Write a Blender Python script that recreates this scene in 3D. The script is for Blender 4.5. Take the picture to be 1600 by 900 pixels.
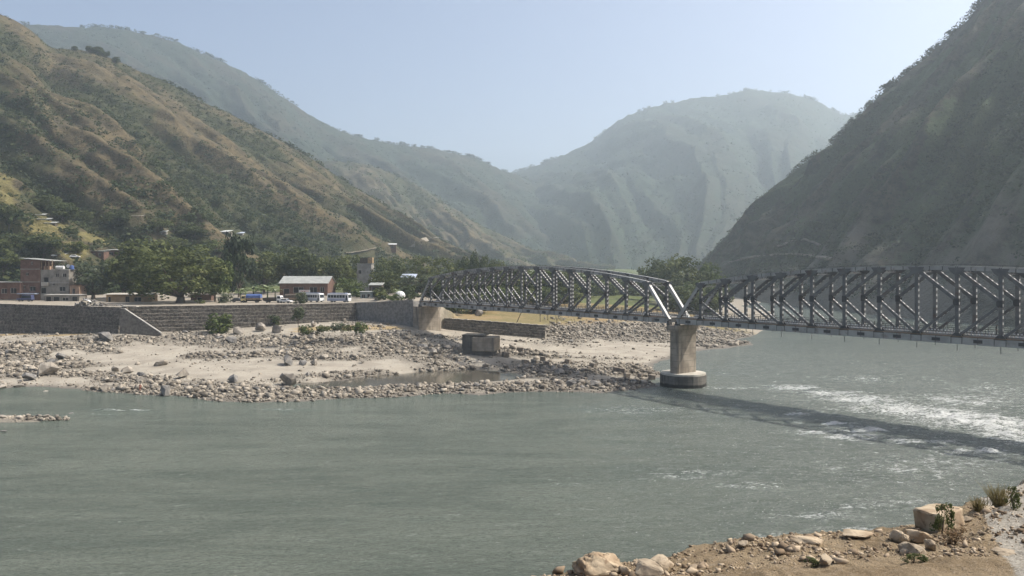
import bpy, bmesh, math, random
import numpy as np
from mathutils import Vector, Matrix, Quaternion
from mathutils.bvhtree import BVHTree

for o in list(bpy.data.objects):
    bpy.data.objects.remove(o)
SC = bpy.context.scene
COL = SC.collection
R = math.radians
rng = np.random.default_rng(7)
random.seed(7)

# ------------------------------------------------------------------ camera
CZ, HY, F = 25.6, 416.0, 1250.0          # eye height above the river, horizon row and focal length (photo pixels)
cam_d = bpy.data.cameras.new('camera')
cam = bpy.data.objects.new('camera', cam_d)
COL.objects.link(cam)
cam.location = (0, 0, CZ)
cam.rotation_euler = (math.pi / 2, 0, 0)
cam_d.sensor_width = 36
cam_d.lens = F / 1600 * 36
cam_d.shift_y = (HY - 450) / 1600
cam_d.clip_start = 0.2
cam_d.clip_end = 20000
SC.camera = cam

# ------------------------------------------------------------------ light
HAZE_DENS, HAZE_COL, HAZE_ANI = 2.25e-4, (.80, .92, 1.0, 1), .45
SUN_EL, SUN_AZ = R(50.0), R(84.0)          # azimuth measured from +Y towards +X
sund = Vector((math.sin(SUN_AZ) * math.cos(SUN_EL), math.cos(SUN_AZ) * math.cos(SUN_EL), math.sin(SUN_EL)))
W = bpy.data.worlds.new('World')
SC.world = W
W.use_nodes = True
wn = W.node_tree
bg = wn.nodes['Background']
sky = wn.nodes.new('ShaderNodeTexSky')
sky.sky_type = 'NISHITA'
sky.sun_disc = False
sky.sun_elevation = SUN_EL
sky.sun_rotation = SUN_AZ
sky.altitude = 600
sky.air_density = 0.7
sky.dust_density = 7.0
sky.ozone_density = 0.5
wn.links.new(sky.outputs[0], bg.inputs[0])
bg.inputs[1].default_value = 0.15
sl = bpy.data.lights.new('sun', 'SUN')
sl.energy = 4.3
sl.angle = R(0.53)
sl.color = (1.0, 0.955, 0.88)
sun = bpy.data.objects.new('sun', sl)
COL.objects.link(sun)
sun.rotation_euler = sund.to_track_quat('Z', 'Y').to_euler()
SC.view_settings.view_transform = 'Standard'
SC.view_settings.look = 'None'
SC.view_settings.exposure = 0.48
SC.view_settings.gamma = 1.0
SC.view_settings.use_curve_mapping = False
SC.cycles.use_denoising = True
SC.cycles.max_bounces = 6
SC.cycles.volume_bounces = 3
SC.cycles.caustics_reflective = False
SC.cycles.caustics_refractive = False

# ------------------------------------------------------------------ helpers
def wx(px, Y):
    return (px - 800.0) / F * Y
def wz(py, Y):
    return CZ - (py - HY) / F * Y
def at(px, py, Y):
    return Vector((wx(px, Y), Y, wz(py, Y)))
def on_level(px, py, z):
    Y = (CZ - z) * F / (py - HY)
    return (wx(px, Y), Y)

def tag(o, label=None, cat=None, group=None, kind=None):
    if label: o['label'] = label
    if cat: o['category'] = cat
    if group: o['group'] = group
    if kind: o['kind'] = kind
    return o
def empty(name, loc=(0, 0, 0), rz=0.0, scale=(1, 1, 1)):
    o = bpy.data.objects.new(name, None)
    o.empty_display_size = 0.3
    o.location = loc
    o.rotation_euler = (0, 0, rz)
    o.scale = scale
    COL.objects.link(o)
    return o
def thing(name, label, cat, loc=(0, 0, 0), rz=0.0, group=None, scale=(1, 1, 1)):
    return tag(empty(name, loc, rz, scale), label, cat, group)
def link(name, mesh, parent=None, loc=(0, 0, 0), rot=(0, 0, 0), scale=(1, 1, 1)):
    o = bpy.data.objects.new(name, mesh)
    o.location = loc
    o.rotation_euler = rot
    o.scale = scale
    COL.objects.link(o)
    if parent is not None:
        o.parent = parent
    return o
def set_smooth(me, on=True):
    me.polygons.foreach_set('use_smooth', np.full(len(me.polygons), on, dtype=bool))
def np_mesh(name, V, Fc, mat=None, smooth=False, attrs=None):
    """V (n,3); Fc (m,k) with k = 3 or 4"""
    V = np.asarray(V, dtype=np.float32); Fc = np.asarray(Fc, dtype=np.int32)
    k = Fc.shape[1]
    me = bpy.data.meshes.new(name)
    me.vertices.add(len(V)); me.vertices.foreach_set('co', V.ravel())
    me.loops.add(Fc.size); me.loops.foreach_set('vertex_index', Fc.ravel())
    me.polygons.add(len(Fc))
    me.polygons.foreach_set('loop_start', np.arange(0, Fc.size, k, dtype=np.int32))
    me.polygons.foreach_set('loop_total', np.full(len(Fc), k, dtype=np.int32))
    me.update(calc_edges=True)
    if smooth: set_smooth(me)
    for n, a in (attrs or {}).items():
        at_ = me.attributes.new(n, 'FLOAT', 'POINT')
        at_.data.foreach_set('value', np.asarray(a, dtype=np.float32).ravel())
    if mat: me.materials.append(mat)
    return me
def grid_faces(nu, nv):
    i = np.arange(nu * nv).reshape(nu, nv)
    return np.stack([i[:-1, :-1], i[1:, :-1], i[1:, 1:], i[:-1, 1:]], -1).reshape(-1, 4)

class MB:
    """collects boxes, bars, tubes ... and links them as one mesh"""
    def __init__(s): s.v = []; s.f = []; s.m = []; s.cur = 0
    def add(s, V, Fs, m=None):
        b = len(s.v); s.v += [tuple(p) for p in V]
        for f in Fs: s.f.append(tuple(b + i for i in f)); s.m.append(s.cur if m is None else m)
        return s
    def box(s, c, sz, M=None, m=None):
        x, y, z = (k / 2 for k in sz)
        V = [Vector((a * x, b * y, d * z)) for a in (-1, 1) for b in (-1, 1) for d in (-1, 1)]
        if M is not None: V = [M @ p for p in V]
        c = Vector(c)
        return s.add([p + c for p in V], [(0, 1, 3, 2), (4, 6, 7, 5), (0, 4, 5, 1), (2, 3, 7, 6), (0, 2, 6, 4), (1, 5, 7, 3)], m)
    def b2(s, a, b, m=None):
        return s.box([(p + q) / 2 for p, q in zip(a, b)], [abs(q - p) for p, q in zip(a, b)], None, m)
    def bar(s, p0, p1, w, h, side=(0, 1, 0), m=None):
        p0 = Vector(p0); p1 = Vector(p1); d = p1 - p0; L = d.length; d.normalize()
        y = Vector(side); y = (y - d * y.dot(d)).normalized(); z = d.cross(y)
        M = Matrix((d, y, z)).transposed()
        return s.box((p0 + p1) / 2, (L, w, h), M, m)
    def tube(s, p0, p1, r0, r1=None, n=8, m=None, cap=True):
        r1 = r0 if r1 is None else r1
        p0 = Vector(p0); p1 = Vector(p1); d = (p1 - p0).normalized()
        a = d.orthogonal().normalized(); b = d.cross(a)
        V = []
        for p, r in ((p0, r0), (p1, r1)):
            for k in range(n):
                t = 2 * math.pi * k / n
                V.append(p + a * (r * math.cos(t)) + b * (r * math.sin(t)))
        Fs = [(k, (k + 1) % n, n + (k + 1) % n, n + k) for k in range(n)]
        if cap: Fs += [tuple(range(n))[::-1], tuple(range(n, 2 * n))]
        return s.add(V, Fs, m)
    def prism(s, poly, z0, z1, m=None):
        n = len(poly)
        V = [(x, y, z0) for x, y in poly] + [(x, y, z1) for x, y in poly]
        Fs = [(k, (k + 1) % n, n + (k + 1) % n, n + k) for k in range(n)] + [tuple(range(n))[::-1], tuple(range(n, 2 * n))]
        return s.add(V, Fs, m)
    def prism_y(s, poly, y0, y1, m=None):
        """poly in (x, z), extruded along y"""
        n = len(poly)
        V = [(x, y0, z) for x, z in poly] + [(x, y1, z) for x, z in poly]
        Fs = [(k, (k + 1) % n, n + (k + 1) % n, n + k) for k in range(n)] + [tuple(range(n))[::-1], tuple(range(n, 2 * n))]
        return s.add(V, Fs, m)
    def mesh(s, name, mats, bevel=0.0, smooth=False):
        me = bpy.data.meshes.new(name)
        me.from_pydata(s.v, [], s.f)
        bm = bmesh.new(); bm.from_mesh(me)
        for f, mi in zip(bm.faces, s.m): f.material_index = mi
        bmesh.ops.recalc_face_normals(bm, faces=bm.faces)
        if bevel:
            bmesh.ops.bevel(bm, geom=list(bm.edges), offset=bevel, segments=1, affect='EDGES', clamp_overlap=True)
        bm.to_mesh(me); bm.free()
        for mm in (mats if isinstance(mats, (list, tuple)) else [mats]): me.materials.append(mm)
        if smooth: set_smooth(me)
        return me
    def build(s, name, mats, parent=None, loc=(0, 0, 0), rot=(0, 0, 0), bevel=0.0, smooth=False):
        return link(name, s.mesh(name, mats, bevel, smooth), parent, loc, rot)

# value noise -------------------------------------------------------
_T = np.random.default_rng(11).random((256, 256)).astype(np.float64)
def vnoise(x, y):
    xi = np.floor(x).astype(int); yi = np.floor(y).astype(int)
    fx = x - xi; fy = y - yi
    fx = fx * fx * (3 - 2 * fx); fy = fy * fy * (3 - 2 * fy)
    a = _T[xi & 255, yi & 255]; b = _T[(xi + 1) & 255, yi & 255]
    c = _T[xi & 255, (yi + 1) & 255]; d = _T[(xi + 1) & 255, (yi + 1) & 255]
    return (a * (1 - fx) + b * fx) * (1 - fy) + (c * (1 - fx) + d * fx) * fy
def fbm(x, y, o=5, g=0.5):
    s = 0; a = 1; t = 0
    for k in range(o):
        s = s + a * vnoise(x * 2 ** k + 17.3 * k, y * 2 ** k + 9.1 * k); t += a; a *= g
    return s / t * 2 - 1
def smooth01(a, b, x):
    t = np.clip((x - a) / (b - a), 0, 1)
    return t * t * (3 - 2 * t)

# ------------------------------------------------------------------ materials
class NT:
    def __init__(s, name):
        s.m = bpy.data.materials.new(name); s.m.use_nodes = True
        s.t = s.m.node_tree; s.p = s.t.nodes['Principled BSDF']
        s.pos = None
    def n(s, typ, **kw):
        nd = s.t.nodes.new(typ)
        for k, v in kw.items(): setattr(nd, k, v)
        return nd
    def link(s, a, b): s.t.links.new(a, b)
    def coord(s, world=True):
        if world:
            return s.n('ShaderNodeNewGeometry').outputs['Position']
        return s.n('ShaderNodeTexCoord').outputs['Object']
    def mapping(s, c, scale):
        m = s.n('ShaderNodeMapping'); m.inputs['Scale'].default_value = scale
        s.link(c, m.inputs['Vector']); return m.outputs[0]
    def noise(s, c, scale, detail=5, rough=0.55, dist=0.0):
        nd = s.n('ShaderNodeTexNoise'); s.link(c, nd.inputs['Vector'])
        nd.inputs['Scale'].default_value = scale; nd.inputs['Detail'].default_value = detail
        nd.inputs['Roughness'].default_value = rough; nd.inputs['Distortion'].default_value = dist
        return nd.outputs['Fac']
    def voronoi(s, c, scale, feature='F1', out='Distance', rnd=1.0):
        nd = s.n('ShaderNodeTexVoronoi', feature=feature); s.link(c, nd.inputs['Vector'])
        nd.inputs['Scale'].default_value = scale; nd.inputs['Randomness'].default_value = rnd
        return nd.outputs[out]
    def ramp(s, f, p0, p1):
        r = s.n('ShaderNodeMapRange'); s.link(f, r.inputs[0])
        r.inputs[1].default_value = p0; r.inputs[2].default_value = p1
        r.interpolation_type = 'SMOOTHSTEP'
        return r.outputs[0]
    def mix(s, f, a, b):
        nd = s.n('ShaderNodeMix', data_type='RGBA')
        if hasattr(f, 'links'): s.link(f, nd.inputs[0])
        else: nd.inputs[0].default_value = f
        for v, i in ((a, 6), (b, 7)):
            if hasattr(v, 'links'): s.link(v, nd.inputs[i])
            else: nd.inputs[i].default_value = (*v, 1)
        return nd.outputs[2]
    def math(s, op, a, b=None):
        nd = s.n('ShaderNodeMath', operation=op)
        for v, i in ((a, 0), (b, 1)):
            if v is None: continue
            if hasattr(v, 'links'): s.link(v, nd.inputs[i])
            else: nd.inputs[i].default_value = v
        return nd.outputs[0]
    def attr(s, name):
        return s.n('ShaderNodeAttribute', attribute_name=name).outputs['Fac']
    def rand(s): return s.n('ShaderNodeObjectInfo').outputs['Random']
    def bump(s, h, strength=0.5, dist=0.1):
        b = s.n('ShaderNodeBump'); b.inputs['Strength'].default_value = strength
        b.inputs['Distance'].default_value = dist
        s.link(h, b.inputs['Height']); s.link(b.outputs[0], s.p.inputs['Normal'])
    def color(s, c):
        if hasattr(c, 'links'): s.link(c, s.p.inputs['Base Color'])
        else: s.p.inputs['Base Color'].default_value = (*c, 1)
    def set(s, rough=0.8, metal=0.0, spec=0.4):
        s.p.inputs['Roughness'].default_value = rough; s.p.inputs['Metallic'].default_value = metal
        s.p.inputs['Specular IOR Level'].default_value = spec
        return s.m

def nmat(name, c1, c2, scale=0.5, p=(0.35, 0.65), rough=0.85, metal=0.0, spec=0.3, bump=0.0, bscale=None, bdist=0.05,
         c3=None, scale3=None, p3=(0.55, 0.75), world=True, objvar=0.0, vec=(1, 1, 1)):
    k = NT(name); c = k.coord(world)
    if vec != (1, 1, 1): c = k.mapping(c, vec)
    col = k.mix(k.ramp(k.noise(c, scale, 6), *p), c1, c2)
    if c3: col = k.mix(k.ramp(k.noise(c, scale3 or scale * 4, 5), *p3), col, c3)
    if objvar:
        hsv = k.n('ShaderNodeHueSaturation'); k.link(col, hsv.inputs['Color'])
        k.link(k.math('ADD', k.math('MULTIPLY', k.rand(), objvar), 1 - objvar / 2), hsv.inputs['Value'])
        col = hsv.outputs[0]
    k.color(col)
    if bump: k.bump(k.noise(c, bscale or scale * 6, 6, 0.65), bump, bdist)
    return k.set(rough, metal, spec)

M = {}
M['steel'] = nmat('galvanised_steel', (.088, .089, .089), (.14, .139, .134), .6, rough=.5, metal=.15, spec=.5, c3=(.09, .06, .042), scale3=.5, p3=(.52, .78), bump=.1, bscale=6, bdist=.01)
M['steel_sunlit'] = nmat('sunlit_pale_steel', (.29, .285, .27), (.38, .375, .355), .5, rough=.5, metal=.1, spec=.5, c3=(.24, .2, .17), scale3=1.1, p3=(.6, .82))  # pale tone puts sunlit dashes into the batten and end post colour
M['steel_chord'] = nmat('chord_steel', (.26, .26, .245), (.36, .355, .335), .5, rough=.5, metal=.1, spec=.5, c3=(.16, .12, .09), scale3=.7, p3=(.55, .8), bump=.1, bscale=5, bdist=.01)
M['rust'] = nmat('rusty_steel', (.13, .085, .05), (.2, .14, .09), .8)
M['steel_dark'] = nmat('dark_steel_plate', (.04, .041, .042), (.07, .07, .07), .7, rough=.6, metal=.1, c3=(.14, .1, .075), scale3=1.2)
M['deck'] = nmat('road_deck', (.12, .115, .11), (.2, .19, .175), .4, rough=.9, bump=.2, bscale=4)
def concrete_mat(name, c1, c2, stain, tide=0.0):
    k = NT(name); c = k.coord(); n = k.noise(c, .45, 6)
    col = k.mix(k.ramp(n, .35, .65), c1, c2)
    col = k.mix(k.ramp(k.noise(k.mapping(c, (1, 1, .1)), 1.3, 5, .6), .48, .72), col, stain)     # run-off streaks
    sp = k.n('ShaderNodeSeparateXYZ'); k.link(c, sp.inputs[0])
    fr = k.math('FRACT', k.math('DIVIDE', sp.outputs[2], 1.35))
    col = k.mix(k.ramp(fr, .07, .0), col, stain)                                                 # joints of the concrete lifts
    if tide: col = k.mix(k.ramp(k.math('ADD', sp.outputs[2], k.math('MULTIPLY', n, .8)), tide + .3, tide - .1), col, tuple(v * .45 for v in stain))
    k.color(col); k.bump(k.math('ADD', k.noise(c, 3, 6), k.ramp(fr, .0, .06)), .3, .05)
    return k.set(.9, 0, .2)
M['concrete'] = concrete_mat('weathered_concrete', (.21, .178, .138), (.33, .285, .225), (.12, .105, .085))
M['concrete_dark'] = concrete_mat('wet_stained_concrete', (.085, .08, .07), (.16, .148, .128), (.06, .056, .05), 1.1)
M['concrete_grey'] = nmat('grey_concrete', (.24, .23, .21), (.36, .345, .31), .5, c3=(.15, .14, .13), scale3=.5, p3=(.55, .8), bump=.2, bscale=4, bdist=.03)
M['concrete_pale'] = nmat('pale_concrete', (.36, .33, .275), (.5, .47, .4), .6, bump=.15, bscale=4, bdist=.02)
M['gabion'] = nmat('gabion_stone', (.095, .085, .072), (.235, .21, .175), 1.3, p=(.35, .68), c3=(.36, .325, .275), scale3=2.2, p3=(.55, .72), bump=.9, bscale=3.0, bdist=.15, objvar=.35)
M['ledge'] = nmat('silt_on_ledge', (.3, .27, .22), (.42, .38, .31), 1.0)
M['rock'] = nmat('river_rock', (.165, .145, .12), (.31, .275, .225), .8, c3=(.42, .385, .33), scale3=.5, p3=(.55, .75), bump=.5, bscale=2.5, bdist=.08, objvar=.5)
M['rock_dark'] = nmat('dark_river_rock', (.12, .115, .105), (.22, .205, .185), .8, bump=.5, bscale=2.5, bdist=.08, objvar=.25)
M['rock_tan'] = nmat('tan_rock', (.26, .19, .12), (.42, .34, .235), 3.0, c3=(.2, .14, .085), scale3=5, p3=(.56, .72), bump=.6, bscale=18, bdist=.02)
M['rock_tan2'] = nmat('grey_tan_rock', (.19, .148, .10), (.335, .275, .195), 4.0, c3=(.2, .16, .12), scale3=7, p3=(.58, .75), bump=.6, bscale=22, bdist=.015)
M['brick'] = None
M['tin'] = nmat('tin_roof', (.27, .275, .25), (.37, .375, .345), .8, rough=.5, metal=.1)
M['white'] = nmat('white_paint', (.52, .52, .51), (.62, .62, .60), .8, rough=.5)
M['glass'] = nmat('dark_glass', (.02, .025, .03), (.035, .04, .045), .8, rough=.1, spec=.6)
M['dark'] = nmat('dark_opening', (.015, .015, .015), (.03, .028, .025), .8)
M['tyre'] = nmat('tyre_rubber', (.02, .02, .02), (.035, .035, .035), 2)
M['wood'] = nmat('old_timber', (.16, .115, .075), (.27, .2, .13), 2)
M['wood_dark'] = nmat('dark_timber', (.05, .04, .03), (.1, .08, .06), 2)
# ------------------------------------------------------------------ bridge frame
BD = Vector((0.62470, -0.78087, 0))                 # along the bridge, towards the near bank
BP = Vector((0.78087, 0.62470, 0))                  # across it, away from the eye
BO = Vector((34.2, 169.7, 0))                       # river pier under the near truss
BRZ = math.atan2(BD.y, BD.x)
PAN, SPAN, GAP, TW = 6.2, 99.2, 1.1, 6.5
def bpt(s, u, z=0.0):
    p = BO + BD * s + BP * u
    return Vector((p.x, p.y, z))

# ------------------------------------------------------------------ terrain of the far bank
def rbf_fit(P, z):
    P = np.asarray(P, float); z = np.asarray(z, float)
    d = np.linalg.norm(P[:, None] - P[None], axis=2)
    K = d + np.eye(len(P)) * 0.6
    Q = np.c_[np.ones(len(P)), P]
    A = np.block([[K, Q], [Q.T, np.zeros((3, 3))]])
    w = np.linalg.solve(A, np.r_[z, 0, 0, 0])
    return P, w
def rbf_eval(fit, X, Y):
    P, w = fit
    out = np.full(X.shape, w[-3]) + w[-2] * X + w[-1] * Y
    for (a, b), c in zip(P, w[:-3]): out = out + c * np.hypot(X - a, Y - b)
    return out

shore = [(-500, 585), (-260, 592), (-120, 598), (0, 607), (25, 605), (95, 607), (150, 612), (225, 617), (332, 627), (400, 629), (475, 627), (550, 622),
         (600, 621), (640, 619), (690, 615), (750, 617), (815, 613), (940, 614), (972, 611), (1030, 605)]
shore2 = [(1040, 588), (1022, 573), (1047, 560), (1095, 548), (1140, 544), (1178, 539), (1172, 534), (1150, 530), (1190, 517)]
ctl = []
for k, (px, py) in enumerate(shore):
    x, y = on_level(px, py, 0.0); ctl.append((x, y, 0.0)); ctl.append((x + 1.0, y - 7, -1.4)); ctl.append((x + 2, y - 22, -2.5))
for px, py in shore2:
    x, y = on_level(px, py, 0.0); ctl.append((x, y, 0.0))
for px, py in ((1060, 590), (1120, 570), (1220, 545), (1230, 520), (1070, 615), (1240, 500)):
    x, y = on_level(px, py, 0.0); ctl.append((x, y, -1.6))
for px, py, z in ((0, 519, 4.3), (-120, 517, 3.8), (-240, 516, 3.5), (-420, 512, 3.5), (-400, 560, 1.8), (-250, 560, 1.8), (100, 519, 5.2), (193, 519, 6.2), (250, 518, 6.0), (350, 512, 6.6), (450, 505, 7.5), (555, 500, 8.0),
                  (600, 501, 8.0), (646, 512, 6.5), (690, 519, 5.0), (700, 515, 5.4), (780, 524, 3.7), (852, 531, 2.4), (100, 560, 2.0), (300, 560, 2.2),
                  (300, 535, 3.8), (300, 590, 1.0), (180, 575, 1.2), (20, 560, 2.0), (-120, 560, 1.8), (450, 540, 3.8), (450, 570, 1.8), (600, 530, 4.8), (600, 560, 2.2),
                  (470, 603, -.35), (540, 601, -.45), (600, 593, -.6), (680, 586, -.7), (740, 583, -.5), (790, 588, -.3), (550, 611, .6), (640, 603, .6), (720, 602, .6),
                  (480, 592, .8), (600, 579, 1.0), (680, 572, 1.2), (400, 610, .8), (400, 590, 1.0), (200, 600, .7), (700, 533, 3.8), (740, 560, 1.7),
                  (800, 570, 1.0), (830, 600, .5), (900, 575, .8), (900, 595, .55), (950, 600, .5), (990, 597, .4), (1000, 585, .5), (900, 545, 1.2), (980, 546, .9), (1020, 556, .5),
                  (870, 535, 2.2), (870, 515, 4.8), (950, 533, 1.5), (950, 510, 4.8), (1040, 530, 1.2), (1040, 511, 4.0), (1100, 526, 1.0),
                  (1100, 511, 2.8), (1145, 506, 2.0), (1150, 497, 2.6), (870, 503, 6.6), (950, 497, 7.0), (1010, 492, 7.0), (1060, 490, 6.0), (1110, 487, 4.5), (1150, 480, 1.8), (1140, 470, 2.5), (1155, 461, .8)):
    x, y = on_level(px, py, z); ctl.append((x, y, z))
for x, y, z in ((120, 330, -2), (160, 420, -2), (160, 520, -2), (170, 700, -2), (60, 500, 8), (0, 500, 9), (80, 700, 8), (0, 800, 10), (-260, 300, 6), (60, 420, 7.5), (100, 480, 4), (130, 640, 4)):
    ctl.append((x, y, z))
ctl = np.array(ctl)
BANK = rbf_fit(ctl[:, :2], ctl[:, 2])

# line of the retaining walls (front face), world metres
def wp(px, Y): return (wx(px, Y), Y)
WALL_A = [wp(-430, 300), wp(-130, 276), wp(0, 258), wp(193, 236)]
WALL_B = [wp(194, 239), wp(400, 250), wp(555, 262)]
WING = [wp(555, 263), wp(590, 257), wp(646, 250.5)]
WALL_C = [wp(694, 256), wp(852, 254)]
TERR = 13.5
_wl = np.array(WALL_A + WALL_B + WING + [wp(655, 249.5), wp(693, 256)] + WALL_C + [(10.4, 262), (14, 300)])
def topz(X):
    """height of the ground behind the walls"""
    return np.interp(X, [-400, -200, -150, -58, -46, -33, -26, -21.6, -5, 10.5, 20], [13.5, 13.5, 13.5, 13.4, 13.9, 14.3, 13.0, 8.9, 8.2, 6.7, 6.7])
def H(X, Y):
    X = np.asarray(X, float); Y = np.asarray(Y, float)
    b = rbf_eval(BANK, X, Y)
    b = b + 0.12 * fbm(X * .25, Y * .25, 4) * smooth01(-.2, .8, b) + 0.05 * fbm(X * 1.1, Y * 1.1, 3)
    yw = np.interp(X, _wl[:, 0], _wl[:, 1])
    t = topz(X) + np.clip(Y - 330, 0, 400) * .01 + .15 * fbm(X * .1, Y * .1, 3)
    t = np.where(X > -20, np.clip(t + (Y - 300) * .004, 6, 11), t)
    # road embankment behind the abutment
    s = (X - BO.x) * BD.x + (Y - BO.y) * BD.y; u = (X - BO.x) * BP.x + (Y - BO.y) * BP.y - TW / 2
    road = 14.35 - np.maximum(0, np.abs(u) - 4.6) * .7
    t = np.where((s < -101.5), np.maximum(t, np.minimum(road, 14.35)), t)
    k = smooth01(.5, 1.1, Y - yw)
    k = k * (1 - smooth01(9.2, 11.0, X) * (1 - smooth01(265, 330, Y)))
    k = k * (1 - smooth01(35, 75, X + (Y - 330) * -.12))
    return b * (1 - k) + np.maximum(b, t) * k

def axis(segs):
    out = [segs[0][0]]
    for a, b, st in segs:
        n = max(1, int(round((b - a) / st))); out += list(np.linspace(a, b, n + 1)[1:])
    return np.array(out)
gx = axis([(-700, -240, 12), (-240, -170, .9), (-170, 56, .55), (56, 100, .8), (100, 130, 1.4), (130, 420, 12)])
gy = axis([(118, 148, 2.0), (148, 268, .5), (268, 340, 1.2), (340, 520, 5), (520, 1000, 20), (1000, 4200, 160)])
GX, GY = np.meshgrid(gx, gy, indexing='ij')
GZ = H(GX, GY)

# where the bank is stony, sandy, grassy: blobs measured on the photo
def gpt(px, py):
    z = 1.0
    for _ in range(25):
        x, y = on_level(px, py, z)
        z = 0.5 * z + 0.5 * max(-0.3, float(H(np.array([x]), np.array([y]))[0]))
    return x, y, z
def blobs(lst):
    out = []
    for px, py, rx, ry, a in lst:
        x, y, _ = gpt(px, py); out.append((x, y, rx, ry, a))
    return out
ROCKY = blobs([(-80, 560, 25, 14, .9), (-220, 550, 30, 14, .9), (-340, 560, 25, 16, .8), (20, 545, 20, 10, .9), (60, 572, 14, 9, 1.4), (10, 575, 14, 8, 1.2), (100, 565, 6, 8, 1), (60, 540, 16, 5, .8), (150, 548, 8, 3.5, .9), (180, 552, 4, 3, .8), (160, 532, 9, 3.5, 1.1), (215, 530, 9, 3, 1),
               (300, 530, 12, 4, .8), (360, 533, 12, 5, .8), (310, 555, 5, 5, 1), (130, 584, 8, 4, 1.1), (185, 592, 8, 4, 1), (240, 605, 10, 5, 1.2), (290, 612, 10, 6, 1.2), (350, 612, 12, 6, 1.2), (420, 615, 12, 6, 1.2), (480, 615, 12, 4, 1.2),
               (545, 613, 12, 4, 1.1), (610, 610, 12, 4, 1.2), (680, 606, 12, 3.5, 1.3), (760, 605, 12, 3.5, 1.3), (840, 603, 12, 4, 1.3), (910, 600, 12, 4, 1.3), (970, 600, 10, 4, 1.4), (1010, 598, 6, 4, 1.4),
               (420, 535, 14, 7, .85), (500, 535, 16, 9, .8), (580, 530, 16, 10, .75), (400, 555, 12, 5, .75), (470, 553, 12, 5, .8), (540, 560, 14, 4, .8), (620, 545, 10, 8, .8), (650, 565, 8, 6, .9), (690, 575, 9, 4, 1.0), (690, 545, 8, 6, .9), (730, 578, 8, 3, .9),
               (560, 585, 9, 3, 1), (610, 587, 7, 2, 1), (520, 588, 7, 3, .9), (700, 528, 6, 3, .7), (800, 548, 8, 4, .9), (840, 575, 12, 7, .9), (900, 580, 12, 7, .95), (960, 580, 10, 6, .95), (1000, 575, 6, 6, .9), (830, 555, 8, 5, .8),
               (890, 520, 8, 8, 1.1), (940, 518, 10, 8, 1.1), (1000, 516, 12, 9, 1.1), (1060, 516, 12, 9, 1.1), (1110, 518, 10, 9, 1), (1150, 525, 6, 6, .8), (870, 512, 4, 5, .9), (1130, 535, 8, 5, 1.2), (1160, 540, 6, 4, 1.2), (1100, 540, 6, 4, 1.0)])
SANDY = blobs([(200, 557, 14, 7, 1.1), (250, 550, 12, 6, 1), (270, 575, 20, 5, 1), (380, 578, 20, 5, 1.1), (470, 575, 14, 4, .9), (540, 570, 16, 4, 1), (620, 568, 9, 4, .8), (640, 594, 12, 2.5, 1.0), (720, 597, 14, 2.2, .9), (730, 522, 9, 4.5, 1.3), (700, 516, 6, 3, 1),
               (900, 548, 12, 4, 1), (960, 548, 14, 4, 1.2), (1020, 553, 9, 4, 1.1), (230, 522, 6, 2, .8), (90, 596, 9, 3.5, .9), (110, 552, 5, 4, .8), (1010, 545, 10, 3, 1)])
GRASSY = blobs([(40, 521, 16, 4, 1), (110, 523, 10, 3, 1), (500, 513, 10, 4, 1), (560, 512, 9, 5, 1.1), (600, 512, 8, 4, .9), (470, 518, 5, 2, .7)])
def dens(lst, X, Y):
    d = np.zeros(np.shape(X))
    for x, y, rx, ry, a in lst:
        d = np.maximum(d, a * np.exp(-((X - x) / rx) ** 2 - ((Y - y) / ry) ** 2))
    return d
def rockiness(X, Y):
    return np.clip(.22 + dens(ROCKY, X, Y) - 1.0 * dens(SANDY, X, Y) + .45 * fbm(X * .12, Y * .2, 5), 0, 1.3)
rockA = rockiness(GX, GY)
yw_ = np.interp(GX, _wl[:, 0], _wl[:, 1])
behind = smooth01(-0.5, 1.0, GY - yw_)
grassA = np.clip(dens(GRASSY, GX, GY) * (1 - behind), 0, 1)
# terrace and field: green / dry grass / bare earth
terrA = behind * (1 - smooth01(9, 12, GX) * (1 - smooth01(268, 300, GY)))
fieldA = np.clip(terrA * smooth01(-24, -16, GX) + smooth01(345, 370, GY) + smooth01(5.0, 6.6, GZ) * smooth01(8, 12, GX), 0, 1) * (1 - smooth01(62, 80, GX + .25 * np.clip(GY - 380, -200, 0) - .25 * np.clip(GY - 400, 0, 3000)))
rockA = np.maximum(rockA, smooth01(55, 75, GX + .25 * np.clip(GY - 380, -200, 0)) * smooth01(300, 330, GY) * .9)

k = NT('river_bank_ground'); c = k.coord()
n1 = k.noise(c, .18, 6); n2 = k.noise(c, 1.6, 6, .65); n3 = k.noise(c, 6.0, 4, .7)
sand = k.mix(k.ramp(n1, .35, .65), (.265, .235, .19), (.35, .315, .255))
sand = k.mix(k.ramp(n2, .52, .7), sand, (.265, .24, .2))
gravel = k.mix(k.ramp(n2, .4, .62), (.15, .132, .105), (.28, .25, .2))
gravel = k.mix(k.ramp(n3, .5, .68), gravel, (.11, .10, .09))
ra = k.ramp(k.math('ADD', k.attr('rocky'), k.math('MULTIPLY', k.math('SUBTRACT', n2, .5), 1.1)), .16, .5)
col = k.mix(ra, sand, gravel)
dry = k.mix(k.ramp(n2, .4, .62), (.26, .19, .10), (.36, .28, .16))
col = k.mix(k.ramp(k.math('ADD', k.attr('grassy'), k.math('SUBTRACT', n2, .5)), .3, .7), col, dry)
earth = k.mix(k.ramp(n2, .4, .65), (.24, .21, .165), (.34, .30, .24))
col = k.mix(k.attr('terrace'), col, earth)
fld = k.mix(k.ramp(k.noise(c, .06, 4), .42, .58), (.24, .175, .09), (.16, .135, .06))
sy = k.n('ShaderNodeSeparateXYZ'); k.link(c, sy.inputs[0])
fgreen = k.mix(k.ramp(n1, .35, .65), (.07, .092, .03), (.11, .115, .045))
fld = k.mix(k.ramp(n2, .5, .7), fld, (.30, .22, .115))
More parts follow.
